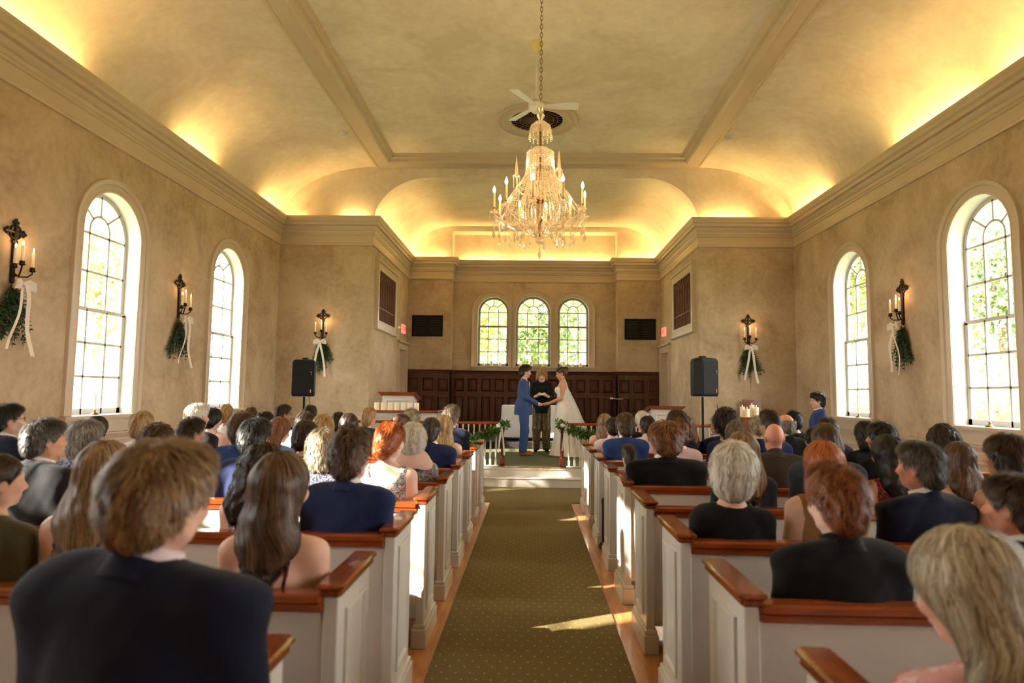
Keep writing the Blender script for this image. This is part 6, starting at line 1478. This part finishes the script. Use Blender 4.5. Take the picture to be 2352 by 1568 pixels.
G(5, 'R', 1874, 1000, 'f', 'puff', 'greybrown', 'fair', 'top', 'charcoal', yaw=-5, dense=.7, curl=.005, hs=.95, label='guest with grey brown curls right of the bald man')
G(6, 'R', 1418, 1019, 'c', 'full', 'dark', 'fair', 'shirt', 'mint', yaw=-25, dense=.9, hs=.84, widen=.70, label='small boy with dark hair and mint green shirt beside the aisle')
G(6, 'R', 1560, 961, 'f', 'lowbun', 'auburn', 'pale', 'top', 'pink', yaw=-6, dense=1.0, messy=.45, label='woman with curled auburn updo and pale pink jacket')
G(6, 'R', 1716, 965, 'f', 'bob', 'greybrown', 'fair', 'top', 'greyblue', yaw=-6, dense=.9, hs=1.12, label='woman with grey brown bob and pale grey blue cardigan')
G(6, 'R', 1786, 939, 'm', 'full', 'dark', 'fair', 'suit', 'navy', yaw=-28, dense=.9, hs=1.04, label='man with wavy dark hair, white collar and navy jacket, sixth row right')
G(6, 'R', 1968, 965, 'f', 'bob', 'black', 'fair', 'top', 'black', yaw=-15, dense=.7, hs=1.05, label='dark haired guest left of the black haired guest with spectacles')
G(6, 'R', 1846, 984, 'f', 'crop_f', 'black', 'fair', 'top', 'black', yaw=-10, dense=.6, hs=.92, label='small black haired guest between the bald man and the slate jacket man')
G(7, 'R', 1437, 947, 'm', 'short', 'brown', 'fair', 'suit', 'blue', yaw=-8, bodyyaw=0, dense=1.0, hs=1.03, label='man with brown hair and blue jacket sitting beyond the small boy')
G(7, 'R', 1669, 938, 'f', 'puff', 'dark', 'fair', 'top', 'navy', yaw=-8, curl=.013, messy=.6, dense=.9, hs=1.18, label='woman with voluminous dark curls in front of the candle table')
G(7, 'R', 1828, 952, 'm', 'fringe', 'grey', 'ruddy', 'suit', 'black', yaw=-30, dense=.7, hs=1.04, glass=True, label='balding grey haired man with spectacles beyond the bald man')
G(7, 'R', 1887, 957, 'm', 'full', 'dark', 'fair', 'suit', 'charcoal', yaw=-15, dense=.7, hs=1.05, label='brown haired man below the young man by the window')
G(7, 'R', 1556, 940, 'f', 'puff', 'dark', 'fair', 'top', 'darknavy', yaw=-4, dense=.7, hs=1.08, label='dark brown haired guest beyond the auburn updo')
G(8, 'R', 1402, 968, 'm', 'buzz', 'dark', 'tan', 'shirt', 'palepink', yaw=-5, dense=.9, hs=.96, label='boy with faded dark hair and pale pink shirt beside the aisle')
G(8, 'R', 1484, 955, 'm', 'buzz', 'black', 'brown', 'shirt', 'palepink', yaw=-18, glass=True, dense=.7, label='dark skinned man with black hair, spectacles and pale pink shirt')
G(8, 'R', 1595, 957, 'f', 'long_curly', 'auburn', 'fair', 'top', 'navy', yaw=-8, curl=.008, dense=.7, label='woman with wavy auburn hair left of the right speaker pole')
G(8, 'R', 1639, 952, 'm', 'short', 'grey', 'ruddy', 'suit', 'darknavy', yaw=-40, glass=True, dense=.7, label='grey haired man with spectacles right of the speaker pole')
G(8, 'R', 1745, 956, 'f', 'crop_f', 'greyblond', 'fair', 'top', 'charcoal', yaw=-10, dense=.6, label='blonde guest under the candle table')
G(8, 'R', 1812, 943, 'f', 'crop_f', 'black', 'fair', 'top', 'black', yaw=-5, dense=.6, label='black haired guest beyond the wavy dark haired navy jacket man')
G(9, 'R', 1387, 950, 'f', 'halfup', 'lightbrown', 'fair', 'strap', 'violet', yaw=18, bodyyaw=0, dense=.9, label='woman with long half-up hair and violet blue dress in the front row')
G(9, 'R', 1478, 945, 'f', 'crop_f', 'white', 'fair', 'top', 'black', yaw=-15, dense=.7, glass=True, label='white haired guest in front of the right lectern')
G(0, 'R', 1890, 905, 'm', 'full', 'black', 'fair', 'suit', 'blue', yaw=-88, bodyyaw=-62, dense=1.0, y=9.75, st=1.16, z0=.12, hs=1.03, face=True, label='young dark haired man in a blue jacket sitting by the far right window')
by = {}
for i, (a, k) in enumerate(SP):
    k['messy'] = k.get('messy', .3)+(.15 if a[5] in ('full', 'short') else 0)
    if a[0]: y_ = NEAR[a[0]-1]+.175; x_ = float(un(a[2], a[3], 'y', y_)[0]); lim_ = k.pop('lim', (.672 if x_ < 0 else .742)+.245*k.get('widen', .95)); x_ = math.copysign(max(abs(x_), lim_), x_); by.setdefault((a[0], a[1]), []).append([x_, x_, i])
for L in by.values():      # neighbours on one pew move apart a little
    L.sort()
    for it in range(60):
        for p_, q_ in zip(L, L[1:]):
            g_ = q_[0]-p_[0]
            if g_ < .42: e_ = (.42-g_)/2; p_[0] -= e_; q_[0] += e_
        for p_ in L: p_[0] = min(max(p_[0], p_[1]-.10), p_[1]+.10) if abs(p_[1]) > 1.1 else p_[1]
    for j, p_ in enumerate(L):
        g_ = min([abs(p_[0]-q_[0]) for q_ in L if q_ is not p_] or [1]); k = SP[p_[2]][1]; k['xpos'] = p_[0]; k['widen'] = max(.66, min(k.get('widen', .95), g_/.45 if len(L) > 1 else 9))
for a, k in SP: guest(*a, **k)
q = un(1890, 905, 'y', 9.86); r = tag(empty('stool', (q[0], 9.88, .0)), 'dark wood stool under the young man by the far right window', 'stool')
b = MB(); b.lathe([(.17, .50), (.18, .515), (.17, .53)], n=20); b.obj('seat', MT['cap'], r)
for k in range(4):
    a = PI/4+k*PI/2; b = MB(); b.tube([(.12*math.cos(a), .12*math.sin(a), .51), (.17*math.cos(a), .17*math.sin(a), .0)], .016, 8); b.obj('leg', MT['cap'], r)
# pink scarf on the old woman, paper programme, bag
def scarf(p):
    b = MB(); rings = []
    for k, (r_, z, ) in enumerate(((.075, 1.145), (.10, 1.13), (.125, 1.10), (.15, 1.06), (.17, 1.01), (.165, 1.0))):
        rings.append([(r_*1.1*math.sin(t)*(1+.04*math.sin(5*t+k)), .105-r_*.82*math.cos(t), z-.02*(1-math.cos(t))+.006*math.sin(7*t)) for t in [2*PI*i/40 for i in range(40)]])
    b.loft(rings); o = b.obj('scarf', FB['blush'], p, True); return o
for o in list(bpy.data.objects):
    if o.get('label', '').startswith('white haired old woman'):
        sco = scarf(o); sco.location = (0, 0, -.06)
    if o.get('label', '').startswith('woman with windswept'):
        b = MB()
        for k in range(36):
            a = 2*PI*k/36
            for dz in (0, .016): b.ell((.074*math.sin(a), .108-.072*math.cos(a), 1.10+dz), (.005, .005, .006), 6, 4)
        bo_ = b.obj('beaded_collar', MT['steel'], o, True); bo_.location = (0, 0, .04)
p = un(655, 1010, 'y', NEAR[5]+.45); pp_ = tag(empty('paper_programme', tuple(p)), 'sunlit paper programme held up by the woman in light blue', 'booklet')
b = MB(); b.box(-.07, .07, -.003, .003, -.10, .10); b.rot(Matrix.Rotation(-.5, 4, 'X')); b.obj('sheet', FB['white'], pp_)
b = MB(); b.ell((0, 0, 0), (.15, .07, .13), 20, 12); q = un(1826, 1118, 'y', NEAR[4]-.0+.15); bg_ = tag(empty('handbag', (q[0], NEAR[3]+.20, .52)), 'soft black handbag resting on the fourth row seat on the right', 'bag')
b = MB(); b.loft([[(x*.17*s_, y*.07*s_, z) for x, y in [(math.cos(t)*abs(math.cos(t))**-.3 if abs(math.cos(t)) > .05 else 0, math.sin(t)) for t in [2*PI*i/24+.01 for i in range(24)]]] for s_, z in ((.8, -.07), (1, -.04), (1.02, .1), (.96, .22), (.7, .30), (.3, .31))], True, True); b.obj('pouch', MT['black'], bg_, True)
b = MB(); b.tube([(-.1, 0, .28), (-.08, 0, .38), (0, 0, .42), (.08, 0, .38), (.1, 0, .28)], .008, 6); b.obj('handle', MT['black'], bg_)
